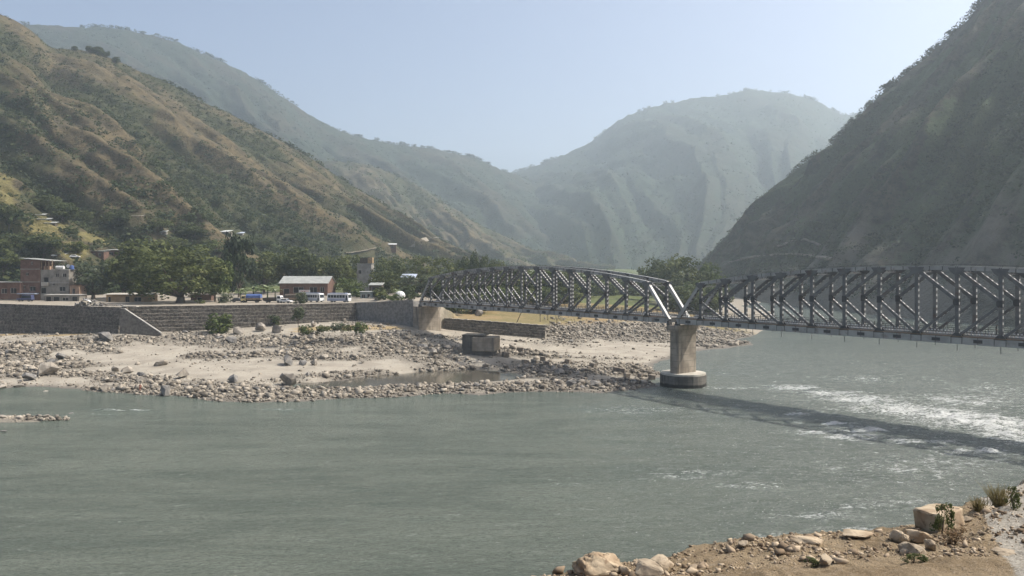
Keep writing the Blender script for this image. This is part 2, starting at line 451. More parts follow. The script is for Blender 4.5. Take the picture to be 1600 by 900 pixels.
fld = k.mix(k.ramp(k.math('ADD', sy.outputs[1], k.math('MULTIPLY', n1, 60)), 374, 392), fld, fgreen)
col = k.mix(k.attr('field'), col, fld)
wet = k.ramp(k.attr('height'), .32, .02)
col = k.mix(wet, col, (.14, .125, .105))
k.color(col); k.bump(k.math('ADD', n3, n2), .6, .12)
M['bank'] = k.set(.92, 0, .15)
me = np_mesh('river_bank', np.stack([GX, GY, GZ], -1).reshape(-1, 3), grid_faces(*GX.shape), M['bank'], True,
             {'rocky': rockA, 'grassy': grassA, 'terrace': terrA * (1 - fieldA), 'field': fieldA, 'height': np.where(GY < 300, GZ, 3)})
ground = link('river_bank', me); tag(ground, kind='structure')


# ------------------------------------------------------------------ hills
def polyline(pts, n, w=None):
    pts = np.asarray(pts, float); t = np.linspace(0, 1, len(pts)) if w is None else np.asarray(w, float)
    u = np.linspace(0, 1, n)
    return np.stack([np.interp(u, t, pts[:, i]) for i in range(3)], 1)
HILLS = {}
def hill(key, crest_px, toe, nu, nv, spur_n, shear, amp, mat, seed=0.0, prof=1.0, back=.45, crest_amp=2.0, fine=1.0):
    cr = np.array([(wx(a, Y), Y, wz(b, Y)) for a, b, Y in crest_px])
    to = np.array([(wx(a, Y), Y, z) for a, Y, z in toe])
    n = len(cr); L = np.r_[0, np.cumsum(np.linalg.norm(np.diff(cr, axis=0), axis=1))]; L /= L[-1]
    tt = np.linspace(0, 1, len(to))
    u = np.linspace(0, 1, nu); v = np.linspace(0, 1, nv)
    C = np.stack([np.interp(u, L, cr[:, i]) for i in range(3)], 1)
    T = np.stack([np.interp(u, tt, to[:, i]) for i in range(3)], 1)
    # soften the corners of the outline
    for _ in range(max(1, nu // 60)):
        C[1:-1] = .25 * C[:-2] + .5 * C[1:-1] + .25 * C[2:]
    U, V = np.meshgrid(u, v, indexing='ij')
    P = T[:, None] * (1 - V[..., None]) + C[:, None] * V[..., None]
    P[..., 2] = T[:, None, 2] + (C[:, None, 2] - T[:, None, 2]) * V ** prof
    D = (T - C); D[:, 2] = 0; D /= np.linalg.norm(D, axis=1)[:, None]
    size = np.linalg.norm(np.diff(cr, axis=0), axis=1).sum()
    hgt = np.linalg.norm(C - T, axis=1).mean()
    a = U * spur_n + shear * V + seed
    warp = fbm(a * .9 + 3, V * 3 + seed, 4)
    def ridge(t, w):
        t = t + w; f = np.abs(2 * (t - np.floor(t)) - 1)
        return 1 - f ** 1.3 if False else f
    r1 = ridge(a, .55 * warp)
    r2 = ridge(a * 2.7 + V * .8 + 5, .7 * fbm(a * 2, V * 5 + 9 + seed, 4))
    r3 = fbm(U * size / 90, V * hgt / 90 + seed, 6, .55)
    win = np.sin(np.pi * np.clip(V, 0, 1) ** .8) ** .7
    disp = (amp * (r1 - .5) + amp * .4 * (r2 - .5)) * win + amp * .12 * fine * win * (ridge(a * 6.3 + V * 2.1 + 2, .6 * fbm(a * 5, V * 9 + seed, 3)) - .5) + amp * .20 * r3 * (.25 + .75 * win)
    P += disp[..., None] * (D[:, None] * .75 + np.array([0, 0, .65]))
    P[..., 2] += crest_amp * fbm(U * size / 22 + seed, V * hgt / 22, 4) * V
    veg = np.clip(.5 - .75 * (r1 - .5) * win - .35 * (r2 - .5) + .55 * r3, 0, 1)
    B = []
    nb = 8
    for j in range(1, nb + 1):
        t = j / nb
        Q = C - D * (t * hgt * back)
        Q[:, 2] = C[:, 2] * (1 - t) ** 1.1 + 5 * t
        Q[:, 2] += (P[:, -1, 2] - C[:, 2]) * (1 - t)
        B.append(Q)
    P = np.concatenate([P, np.stack(B, 1)], 1)
    veg = np.concatenate([veg, np.repeat(veg[:, -1:], nb, 1)], 1)
    Vv = np.concatenate([V, np.full((nu, nb), 1.0)], 1)
    qx = 800 + P[..., 0] / P[..., 1] * F; qy = HY - (P[..., 2] - CZ) / P[..., 1] * F
    mead = np.zeros(qx.shape)
    if key == 'near':
        for a_, b_, ra, rb in ((20, 372, 40, 34), (70, 360, 45, 24), (120, 390, 30, 16), (0, 300, 30, 40), (150, 370, 40, 14)): mead = np.maximum(mead, np.exp(-((qx - a_) / ra) ** 2 - ((qy - b_) / rb) ** 2))
    me = np_mesh('hillside', P.reshape(-1, 3), grid_faces(nu, nv + nb), mat, True, {'veg': veg, 'up': Vv, 'meadow': mead})
    o = link('hillside', me); tag(o, kind='structure')
    HILLS[key] = dict(P=P, veg=veg - .6 * mead, nv=nv, obj=o)
    return o

def hill_mat(name, green, brown, ochre, sc=1.0, g0=.38, g1=.62, scar=None):
    k = NT(name); c = k.coord()
    n1 = k.noise(c, .012 * sc, 6, .6); n2 = k.noise(c, .07 * sc, 6, .68); n3 = k.noise(c, .42 * sc, 5, .75)
    v = k.math('ADD', k.attr('veg'), k.math('MULTIPLY', k.math('SUBTRACT', n1, .5), 1.5))
    v = k.math('ADD', v, k.math('MULTIPLY', k.math('SUBTRACT', n2, .5), 1.3))
    soil = k.mix(k.ramp(n2, .38, .6), brown, ochre)
    g = k.mix(k.ramp(n3, .35, .65), green, tuple(x * 1.7 for x in green))
    col = k.mix(k.ramp(v, g0, g1), soil, g)
    col = k.mix(k.ramp(n3, .50, .66), col, tuple(x * .62 for x in green))
    grs = k.mix(k.ramp(n3, .35, .65), (.12, .11, .042), (.19, .16, .07))
    col = k.mix(k.ramp(k.math('ADD', k.attr('meadow'), k.math('MULTIPLY', k.math('SUBTRACT', n2, .5), 1.6)), .35, .75), col, grs)
    if scar:
        sv = k.math('SUBTRACT', n1, k.math('MULTIPLY', k.attr('up'), .9))
        col = k.mix(k.ramp(k.math('ADD', sv, k.math('MULTIPLY', n2, .35)), .50, .68), col, scar)
    k.color(col); k.bump(k.math('ADD', n2, k.math('MULTIPLY', n3, .5)), .7, 5.0 / sc)
    return k.set(.95, 0, .1)
M['hillA'] = hill_mat('dry_scrub_slope', (.043, .046, .023), (.075, .062, .039), (.135, .105, .058), 1.0, .20, .76)
M['hillB'] = hill_mat('wooded_ridge', (.022, .03, .018), (.036, .036, .025), (.056, .05, .034), .6, .1, .6)
M['hillC'] = hill_mat('forest_mountain', (.026, .036, .023), (.035, .041, .028), (.048, .05, .036), .5, .1, .6)
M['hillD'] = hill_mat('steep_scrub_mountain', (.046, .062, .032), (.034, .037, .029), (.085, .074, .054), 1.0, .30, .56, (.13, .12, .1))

hill('near', [(-420, -150, 620), (-220, -70, 680), (-60, 0, 720), (0, 22, 740), (44, 42, 760), (80, 75, 780), (147, 82, 800), (187, 97, 810), (249, 125, 830), (311, 156, 850), (378, 188, 870),
                  (444, 223, 890), (489, 250, 900), (555, 294, 920), (622, 334, 940), (667, 364, 955), (705, 386, 965), (760, 408, 975), (800, 420, 980)],
     [(-520, 330, 12), (-250, 325, 12.2), (-60, 318, 12.5), (100, 325, 13), (240, 365, 12.5), (380, 420, 12), (500, 500, 11), (620, 640, 10), (700, 760, 9), (760, 880, 9), (800, 960, 9)],
     420, 190, 4.6, 2.3, 28, M['hillA'], .35, 1.05, .5, 2.0)
hill('back', [(-300, 60, 1900), (-40, 30, 2000), (40, 37, 2060), (110, 41, 2100), (200, 46, 2150), (265, 62, 2200), (320, 85, 2230), (370, 106, 2260), (420, 136, 2300), (480, 176, 2350), (530, 206, 2400), (600, 223, 2460),
                  (640, 228, 2500), (700, 236, 2560), (740, 247, 2600), (770, 260, 2640), (800, 271, 2680), (860, 300, 2720), (920, 345, 2740), (960, 400, 2750)],
     [(-300, 1100, 10), (100, 1150, 10), (300, 1200, 10), (500, 1250, 10), (700, 1400, 10), (860, 1800, 10), (960, 2400, 10)], 380, 130, 7, 1.6, 70, M['hillB'], 1.7, 1.0, .5, 6, .4)
hill('far', [(640, 400, 3400), (740, 310, 3330), (800, 271, 3280), (830, 262, 3250), (880, 242, 3220), (930, 218, 3180), (970, 186, 3150), (1020, 166, 3120), (1080, 153, 3100), (1130, 150, 3080), (1172, 140, 3060),
                  (1230, 146, 3060), (1280, 158, 3100), (1310, 178, 3150), (1345, 182, 3200), (1420, 200, 3300), (1550, 260, 3400)],
     [(560, 1900, 10), (760, 1700, 10), (900, 1600, 10), (1000, 1500, 10), (1090, 1450, 10), (1180, 1500, 10), (1400, 1900, 10)], 360, 150, 5.2, 1.5, 85, M['hillC'], .6, 1.0, .5, 7, .2)
hill('spur', [(430, 262, 1700), (520, 250, 1680), (575, 258, 1660), (620, 276, 1640), (660, 295, 1620), (700, 320, 1600), (740, 346, 1590), (780, 368, 1580), (830, 391, 1570), (890, 408, 1560), (950, 418, 1550)],
     [(400, 1150, 10), (520, 1120, 10), (640, 1120, 10), (740, 1160, 10), (850, 1300, 10), (960, 1500, 9)], 220, 90, 4, 1.2, 45, M['hillA'], .9, 1.0, .6, 5)
hill('steep', [(1085, 424, 900), (1096, 414, 880), (1120, 396, 860), (1150, 361, 840), (1180, 331, 825), (1215, 291, 810), (1260, 256, 795), (1300, 226, 780), (1340, 186, 765), (1370, 156, 750), (1400, 129, 740), (1440, 96, 725),
                  (1480, 61, 710), (1510, 30, 700), (1535, 0, 690), (1600, -70, 670), (1700, -165, 640), (1850, -270, 600), (2100, -420, 540)],
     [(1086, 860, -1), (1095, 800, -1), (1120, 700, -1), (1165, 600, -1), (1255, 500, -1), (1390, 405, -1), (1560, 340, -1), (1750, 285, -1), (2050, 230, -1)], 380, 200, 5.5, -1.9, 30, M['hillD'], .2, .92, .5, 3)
_bv = {}
def hill_hit(px, py, name='near'):
    """first point of the named hill along the ray through a photo pixel"""
    if name not in _bv:
        h = HILLS[name]; P = h['P']; nu, nn = P.shape[:2]
        _bv[name] = BVHTree.FromPolygons([Vector(p) for p in P.reshape(-1, 3)], [tuple(int(i) for i in f) for f in grid_faces(nu, nn)])
    d = Vector(((px - 800) / F, 1, -(py - HY) / F)).normalized()
    hit = _bv[name].ray_cast(Vector((0, 0, CZ)), d)
    return hit[0]
# ------------------------------------------------------------------ scrub on the hills (nobody could count it)
def leaf_mat(name, c1, c2, c3=None, trans=.35):
    k = NT(name); c = k.coord()
    t = k.attr('tint')
    n = k.noise(c, .5, 3)
    col = k.mix(k.ramp(k.math('ADD', k.math('MULTIPLY', t, .7), k.math('MULTIPLY', n, .4)), .15, .95), c1, c2)
    if c3: col = k.mix(k.ramp(t, .86, .97), col, c3)
    k.color(col)
    k.set(.7, 0, .25)
    tr = k.n('ShaderNodeBsdfTranslucent'); k.link(col, tr.inputs[0])
    mx = k.n('ShaderNodeMixShader'); mx.inputs[0].default_value = trans
    out = k.t.nodes['Material Output']
    k.link(k.p.outputs[0], mx.inputs[1]); k.link(tr.outputs[0], mx.inputs[2]); k.link(mx.outputs[0], out.inputs[0])
    return k.m
M['scrub'] = leaf_mat('scrub_leaves', (.03, .042, .017), (.085, .10, .04))
M['scrub_steep'] = leaf_mat('steep_scrub_leaves', (.02, .03, .015), (.062, .08, .037))  # darker green scrub for the steep mountain
M['scrub_far'] = leaf_mat('wooded_scrub_leaves', (.022, .033, .02), (.036, .048, .028))
M['leafy_slope'] = leaf_mat('slope_tree_leaves', (.024, .038, .014), (.062, .082, .03))
M['leaf'] = leaf_mat('tree_leaves', (.04, .054, .018), (.14, .158, .05), (.22, .22, .10))
M['leaf_dark'] = leaf_mat('dark_tree_leaves', (.032, .046, .017), (.105, .125, .042))
M['leaf_black'] = leaf_mat('blackish_leaves', (.014, .024, .011), (.04, .055, .02), None, .15)
M['dry_grass'] = leaf_mat('dry_grass_blades', (.12, .10, .04), (.24, .2, .09))
M['leaf_grey'] = leaf_mat('grey_green_leaves', (.045, .058, .03), (.13, .15, .085), (.22, .23, .16))
M['leaf_light'] = leaf_mat('fresh_green_leaves', (.05, .075, .02), (.125, .155, .042))
M['banana'] = leaf_mat('banana_leaves', (.07, .10, .035), (.17, .21, .09), (.3, .33, .22), .3)
M['dry_bush'] = leaf_mat('dry_twigs', (.12, .075, .04), (.26, .18, .10))
M['bark'] = nmat('bark', (.07, .055, .04), (.14, .115, .09), 2.0, bump=.5, bscale=10)

def clump_template(nq, r, flat=.8, size=.38):
    """quads scattered in a unit ellipsoid, facing roughly outwards; returns (nq,4,3)"""
    d = r.normal(size=(nq, 3)); d /= np.linalg.norm(d, axis=1)[:, None]
    rad = r.uniform(.45, 1.0, nq) ** .6
    c = d * rad[:, None]; c[:, 2] = c[:, 2] * flat
    nrm = d + r.normal(scale=.55, size=(nq, 3)); nrm /= np.linalg.norm(nrm, axis=1)[:, None]
    a = np.cross(nrm, r.normal(size=(nq, 3))); a /= np.linalg.norm(a, axis=1)[:, None]
    b = np.cross(nrm, a)
    s = size * r.uniform(.6, 1.3, nq)[:, None]
    return np.stack([c - a * s, c - b * s * .7, c + a * s, c + b * s * .7], 1)
def scatter_quads(name, pos, size, mat, nq=12, zscale=.8, tint=None, lift=.5, seed=3, qs=.38):
    r = np.random.default_rng(seed)
    T = np.stack([clump_template(nq, r, .8, qs) for _ in range(12)])
    n = len(pos)
    q = T[r.integers(0, 12, n)]
    ang = r.uniform(0, 2 * np.pi, n); ca, sa = np.cos(ang), np.sin(ang)
    x = q[..., 0] * ca[:, None, None] - q[..., 1] * sa[:, None, None]
    y = q[..., 0] * sa[:, None, None] + q[..., 1] * ca[:, None, None]
    z = q[..., 2] * zscale + lift
    s = np.asarray(size)[:, None, None]
    V = np.stack([x * s, y * s, z * s], -1) + np.asarray(pos)[:, None, None, :]
    V = V.reshape(-1, 3)
    t = r.uniform(0, 1, n) if tint is None else tint
    return np_mesh(name, V, np.arange(len(V)).reshape(-1, 4), mat, False, {'tint': np.repeat(t, nq * 4)})
SLOPE_HOUSES = [(150, 402), (180, 402), (56, 339), (66, 346), (76, 352), (212, 341), (250, 367), (349, 366), (373, 368), (609, 387), (641, 380), (655, 383), (86, 405), (117, 402), (548, 394), (572, 391), (660, 376), (674, 372), (200, 400), (62, 342), (72, 350)]
def scrub(key, n, s0, s1, mat, label, vpow=1.0, low=1.6, thr=.3, crest=0, crest_s=(3, 6), nq=12, seed=5, pxlim=1750, qs=.38):
    h = HILLS[key]; P = h['P']; nu = P.shape[0]; nv = h['nv']; r = np.random.default_rng(seed)
    m = n * 5
    fu = r.uniform(0, nu - 1.001, m); fv = r.uniform(0, 1, m) ** vpow * (nv - 1.001)
    i, j = fu.astype(int), fv.astype(int); a, b = (fu - i)[:, None], (fv - j)[:, None]
    p = (P[i, j] * (1 - a) + P[i + 1, j] * a) * (1 - b) + (P[i, j + 1] * (1 - a) + P[i + 1, j + 1] * a) * b
    vg = h['veg'][i, j] + .5 * fbm(p[:, 0] / 60, p[:, 1] / 60 + p[:, 2] / 40, 4)
    px = 800 + p[:, 0] / p[:, 1] * F; py = HY - (p[:, 2] - CZ) / p[:, 1] * F
    keep = (r.uniform(0, 1, m) < np.clip((vg - thr) * low, .08, 1)) & (px > -120) & (px < pxlim) & (py > -60)
    if key == 'near':
        for hx_, hy_ in SLOPE_HOUSES: keep &= ~((np.abs(px - hx_) < 15) & (py > hy_ - 8) & (py < hy_ + 12))
    if key == 'steep': keep &= fv / nv > .05 + .09 * fbm(p[:, 1] / 50, p[:, 0] / 50, 3)
    p = p[keep][:n]; v = fv[keep][:n] / nv
    s = r.uniform(s0, s1, len(p)) * r.choice([.6, 1, 1, 1.5], len(p)) * (1.25 - .5 * v)
    if crest:
        fu = r.uniform(0, nu - 1.001, crest * 3); i = fu.astype(int); cp = P[i, nv - 1] * (1 - (fu - i)[:, None]) + P[i + 1, nv - 1] * (fu - i)[:, None]
        kk = fbm(cp[:, 0] / 50 + seed, cp[:, 1] / 50, 3) > -.05
        cp = cp[kk][:crest]; p = np.r_[p, cp]; s = np.r_[s, r.uniform(*crest_s, len(cp))]
    zs = .75
    me = scatter_quads('hillside_scrub', p, s, mat, nq, zs, None, .45, seed, qs)
    o = link('hillside_scrub', me); tag(o, label, 'scrub', None, 'stuff')
scrub('near', 24000, 1.0, 2.3, M['scrub'], 'low green scrub and bushes over the sunlit brown hillside above the village', 1.15, 1.3, .12, 260, (1.5, 4.0), 11, 5)
scrub('near', 2200, 1.8, 3.8, M['leafy_slope'], 'green trees crowding the foot of the brown hillside above the village', 3.2, 2.0, .05, 0, (1, 2), 60, 15, 1750, .2)
scrub('back', 9000, 2.2, 4.4, M['scrub_far'], 'dark woodland on the high hazy ridge behind the brown hillside', 1.0, 2, .1, 420, (4.5, 9), 10, 6)
scrub('far', 9000, 2.6, 5.0, M['scrub_far'], 'woodland on the pale blue mountain across the middle of the valley', 1.0, 2, .15, 420, (5, 11), 10, 7)
scrub('spur', 3000, 2.4, 5.0, M['scrub'], 'bushes on the low brown spur in front of the hazy ridge', 1.0, 1.6, .3, 80, (3, 6), 10, 8)
scrub('steep', 17000, 1.1, 2.5, M['scrub_steep'], 'dark scrub and trees on the steep mountainside above the river', 1.0, 3.0, .40, 600, (2.2, 5.5), 14, 9, 1750, .27)

# ------------------------------------------------------------------ river
FOAM = [(1245, 606, 8, 5, .8), (1300, 616, 9, 6, .8), (1350, 624, 11, 7, .85), (1410, 640, 12, 9, .9), (1480, 650, 12, 10, .95), (1550, 662, 12, 10, 1.0), (1610, 680, 10, 9, 1.0), (1500, 625, 16, 12, .62), (1350, 592, 14, 7, .5), (1560, 610, 14, 14, .5),
        (1240, 648, 3, 1.3, .95), (1300, 662, 5, 1.5, 1.0), (1345, 672, 5, 1.6, .95), (1265, 675, 5, 2, .8), (1330, 683, 5, 2.2, .9), (1440, 690, 7, 2.6, .85), (1530, 705, 7, 3.5, .75), (1150, 606, 10, 1.6, .6), (1420, 735, 14, 6, .5), (1490, 722, 14, 6, .55),
        (1215, 836, 3.0, 1.0, .85), (1340, 790, 4, 2, .55), (1280, 805, 6, 1.6, .6), (1350, 830, 4, 2, .6), (1180, 760, 6, 2, .5), (1080, 740, 8, 3, .42), (1420, 780, 6, 3, .5), (1000, 640, 12, 4, .4), (180, 641, 5, .8, .7), (215, 641, 4, .7, .8), (130, 648, 4, .8, .5), (430, 640, 6, 1.2, .5)]
fo = []
for px, py, rx, ry, a in FOAM:
    x, y = on_level(px, py, 0); fo.append((x, y, rx, ry, a))
rx_ = axis([(-900, -260, 40), (-260, -90, 2.5), (-90, 20, .9), (20, 110, .42), (110, 150, 1.2), (150, 500, 12)])
ry_ = axis([(20, 58, 2), (58, 80, .45), (80, 150, .4), (150, 215, 1.0), (215, 420, 4), (420, 1300, 30)])
RX, RY = np.meshgrid(rx_, ry_, indexing='ij')
def foam_at(X, Y):
    d = np.zeros(X.shape)
    wxp = X + 2.0 * fbm(X * .2, Y * .4, 3); wyp = Y + 1.2 * fbm(X * .2 + 7, Y * .4, 3)
    for x, y, rx, ry, a in fo: d = np.maximum(d, a * np.exp(-((wxp - x) / rx) ** 2 - ((wyp - y) / ry) ** 2))
    return d
FO = foam_at(RX, RY)
turb_and_glare = smooth01(-10, 60, RX) * smooth01(60, 75, RY) * (1 - smooth01(200, 330, RY))
near_ = (1 - smooth01(180, 260, RY))
RZ = near_ * (.05 + .12 * turb_and_glare) * fbm(RX * .22, RY * .5, 4) + FO * .95 * fbm(RX * .3 + 4, RY * .55, 5, .6) + FO * .12
k = NT('river_water'); c = k.coord()
st = k.mapping(c, (.42, 1.0, 1.0))
fa = k.attr('foam')
w1 = k.noise(st, .95, 8, .68, .9); w2 = k.noise(st, 5.0, 6, .72, .6); w3 = k.noise(k.mapping(c, (.35, 1.3, 1)), .07, 6, .6, 1.2)
base = k.mix(k.ramp(w3, .35, .65), (.098, .118, .096), (.142, .162, .132))
base = k.mix(k.ramp(w1, .5, .8), base, (.15, .17, .142))
base = k.mix(k.math('MULTIPLY', k.attr('turb_glare'), k.math('ADD', k.ramp(w1, .3, .6), -.15)), base, (.21, .226, .20))  # glare towards the right painted in as a lighter water base
base = k.mix(k.ramp(w2, .52, .32), base, (.045, .06, .05))
fm = k.ramp(k.math('ADD', k.math('ADD', k.math('MULTIPLY', fa, .47), k.math('MULTIPLY', w1, 1.05)), k.math('MULTIPLY', w2, 1.25)), 1.36, 1.78)
fl = k.ramp(k.math('ADD', k.math('MULTIPLY', k.noise(st, 1.9, 3, .5, .5), 1.0), k.math('MULTIPLY', k.attr('turb_glare'), .12)), .79, .87)  # whitecap flecks that also stand in for sun glitter
fs = k.ramp(k.math('ADD', k.noise(c, 4.2, 2, .5), k.math('MULTIPLY', k.attr('sparkle'), .12)), .80, .86)  # tiny white dots painted as sun glints
foam = k.math('MAXIMUM', k.math('MAXIMUM', fm, k.math('MULTIPLY', fl, .8)), k.math('MULTIPLY', fs, .9))  # real foam joined with the painted glints
k.color(k.mix(foam, base, (.66, .67, .65)))  # foam here includes the painted sun glints
k.link(k.math('ADD', k.math('MULTIPLY', foam, .5), .14), k.p.inputs['Roughness'])
k.p.inputs['IOR'].default_value = 1.33; k.p.inputs['Specular IOR Level'].default_value = .42
h = k.math('ADD', k.math('ADD', k.math('MULTIPLY', w1, 1.0), k.math('MULTIPLY', w2, .42)), k.math('MULTIPLY', k.noise(c, 13, 3, .6), .2))
k.bump(h, 1.0, .45)
M['river'] = k.m
river = link('river', np_mesh('river', np.stack([RX, RY, RZ], -1).reshape(-1, 3), grid_faces(*RX.shape), M['river'], True, {'foam': FO, 'turb_glare': turb_and_glare, 'sparkle': smooth01(-25, 30, RX) * (1 - smooth01(140, 260, RY))}))
tag(river, kind='structure')
k = NT('still_pool_water'); c = k.coord()
k.color(k.mix(k.ramp(k.noise(c, .3, 3), .4, .6), (.075, .068, .05), (.10, .09, .07))); k.bump(k.noise(c, 2.5, 3), .08, .05)
M['pool'] = k.set(.12, 0, .5)
pts = [on_level(a, b, .12) for a, b in ((468, 606), (540, 607), (600, 604), (680, 600), (760, 597), (830, 598), (830, 584), (740, 578), (660, 580), (600, 584), (540, 594), (470, 599))]
pool = MB().add([(x, y, .12) for x, y in pts], [tuple(range(len(pts)))]).build('pool', M['pool'])
tag(pool, kind='structure')

# ------------------------------------------------------------------ bridge
ZB = 13.4                                             # underside of the bottom chord
def hz(i): return 25.35 - 3.3 * ((8 - i) / 7.0) ** 2 - ZB   # top chord centre line, local
CB = .75                                              # bottom chord centre line, local
def nx(i): return (i - 8) * PAN
_mc = {}
def cached(key, fn):
    if key not in _mc: _mc[key] = fn()
    return _mc[key]
def laced(p0, p1, w, d, pitch=.95, blen=.42):
    """two plates w wide, d apart (across the bridge), tied by batten plates on both edges"""
    m = MB(); p0 = Vector(p0); p1 = Vector(p1); ax = (p1 - p0); L = ax.length; ax.normalize()
    sd = ax.cross(Vector((0, 1, 0))).normalized()
    for y in (-d / 2, d / 2):
        o = Vector((0, y, 0)); m.bar(p0 + o, p1 + o, .05, w, (0, 1, 0), 0)
        for e in (-1, 1):
            o2 = Vector((0, y - .06 * (1 if y > 0 else -1), 0)) + sd * (e * (w / 2 - .03)); m.bar(p0 + o2, p1 + o2, .10, .04, (0, 1, 0), 0)
    n = max(2, int(L / pitch))
    for k_ in range(n):
        q = p0 + ax * (L * (k_ + .5) / n)
        for e in (-1, 1):
            o = sd * (e * (w / 2 + .012)); m.bar(q + o - ax * blen / 2, q + o + ax * blen / 2, d - .02, .022, (0, 1, 0), 1)
    return m
def bottom_mesh():
    m = MB(); L = PAN
    for y in (-.3, .3):
        m.box((L / 2, y, .65), (L, .06, 1.1)); m.box((L / 2, y * .8, 1.24), (L, .36, .12), None, 2); m.box((L / 2, y * .8, .08), (L, .3, .04))
        for t in (0.13, .5, 0.87): m.box((L * t, y + .06 * (1 if y > 0 else -1), .65), (.07, .08, 1.08), None, 1)
    return m.mesh('bottom_chord', [M['steel_chord'], M['steel_dark'], M['rust']])
def top_mesh(i):
    z0, z1 = hz(i), hz(i + 1); m = MB(); a = Vector((0, 0, z0)); b = Vector((PAN, 0, z1)); d = (b - a); n = d.normalized(); up = Vector((-n.z, 0, n.x))
    for y in (-.26, .26): m.bar(a + Vector((0, y, 0)), b + Vector((0, y, 0)), .06, .62, (0, 1, 0), 0)
    m.bar(a + up * .32, b + up * .32, .72, .04, (0, 1, 0), 0)
    for t in (.02, .34, .66, .98):
        q = a + d * t; m.bar(q - n * .05, q + n * .05, .66, .60, (0, 1, 0), 1)
        m.tube(q + up * .34, q + up * .62, .025, n=5, m=1)
    for y in (-.33, .33):
        m.bar(a + up * .6 + Vector((0, y * .0, 0)), b + up * .6 + Vector((0, y * .0, 0)), .03, .03, (0, 1, 0), 1) if y > 0 else None
    return m.mesh('top_chord', [M['steel_chord'], M['steel_dark']])
def end_post_mesh():
    m = MB(); a = Vector((0, 0, CB)); b = Vector((PAN, 0, hz(1))); d = (b - a).normalized(); up = Vector((-d.z, 0, d.x))
    for y in (-.26, .26): m.bar(a + Vector((0, y, 0)), b + Vector((0, y, 0)), .06, .66, (0, 1, 0), 0)
    m.bar(a + up * .34, b + up * .34, .70, .04, (0, 1, 0), 0)
    for t in np.linspace(.06, .94, 9): q = a + (b - a) * t; m.bar(q - up * .34 - d * .2, q - up * .34 + d * .2, .5, .03, (0, 1, 0), 1)
    return m.mesh('end_post', [M['steel_sunlit'], M['steel_dark']])
def gusset_top():
    m = MB()
    for y in (-.33, .33): m.prism_y([(-1.3, .12), (1.3, .12), (.85, -.6), (.36, -.95), (-.36, -.95), (-.85, -.6)], y - .02, y + .02)
    return m.mesh('gusset_plate', M['steel'])
def gusset_mid():
    m = MB()
    for y in (-.3, .3): m.prism_y([(-.34, .55), (.3, .55), (.55, .3), (.55, -.3), (.3, -.55), (-.34, -.55)], y - .02, y + .02)
    return m.mesh('gusset_plate', M['steel_dark'])
def gusset_low():
    m = MB()
    for y in (-.36, .36): m.prism_y([(-.95, -.2), (.95, -.2), (.6, .25), (.33, .55), (-.33, .55), (-.6, .25)], y - .02, y + .02)
    return m.mesh('gusset_plate', M['steel_dark'])
def rail_mesh():
    m = MB()
    for j in range(4): m.box((PAN * (j + .5) / 4, 0, .5), (.09, .09, 1.0), None, 0)
    for z in (.35, .7, .98): m.box((PAN / 2, 0, z), (PAN, .05, .07), None, 0)
    for j in range(12): m.box((PAN * (j + .5) / 12, 0, .12), (.26, .10, .24), None, 1)
    return m.mesh('railing', [M['steel'], M['white']])
def deck_mesh():
    m = MB(); m.box((PAN / 2, TW / 2, 1.18), (PAN, TW - 1.3, .22), None, 0)
    for y in (.78, TW - .78): m.box((PAN / 2, y, 1.42), (PAN, .24, .26), None, 1)
    for y in (1.6, 2.7, 3.8, 4.9): m.box((PAN / 2, y, .85), (PAN, .2, .44), None, 2)
    return m.mesh('deck_panel', [M['deck'], M['concrete_grey'], M['steel_dark']])
def strut_mesh():
    m = MB(); y0, y1 = .3, TW - .3
    for z in (0, -.7): m.box((0, TW / 2, z), (.22, y1 - y0, .12))
    n = 8
    for j in range(n):
        a = y0 + (y1 - y0) * j / n; b = y0 + (y1 - y0) * (j + 1) / n
        m.bar((0, a, -.06 if j % 2 else -.64), (0, b, -.64 if j % 2 else -.06), .08, .06, (1, 0, 0))
    return m.mesh('sway_strut', M['steel'])
def brace_mesh(i, sgn):
    z0, z1 = hz(i), hz(i + 1); m = MB()
    a = Vector((0, .3 if sgn > 0 else TW - .3, z0)); b = Vector((PAN, TW - .3 if sgn > 0 else .3, z1))
    d = (b - a); sd = d.cross(Vector((0, 0, 1))).normalized()
    for e in (-.14, .14): m.bar(a + sd * e, b + sd * e, .07, .09, sd)
    for j in range(10):
        q0 = a + d * (j / 10); q1 = a + d * ((j + 1) / 10); m.bar(q0 + sd * (.14 if j % 2 else -.14), q1 + sd * (-.14 if j % 2 else .14), .05, .03, sd)
    return m.mesh('lateral_brace', M['steel'])
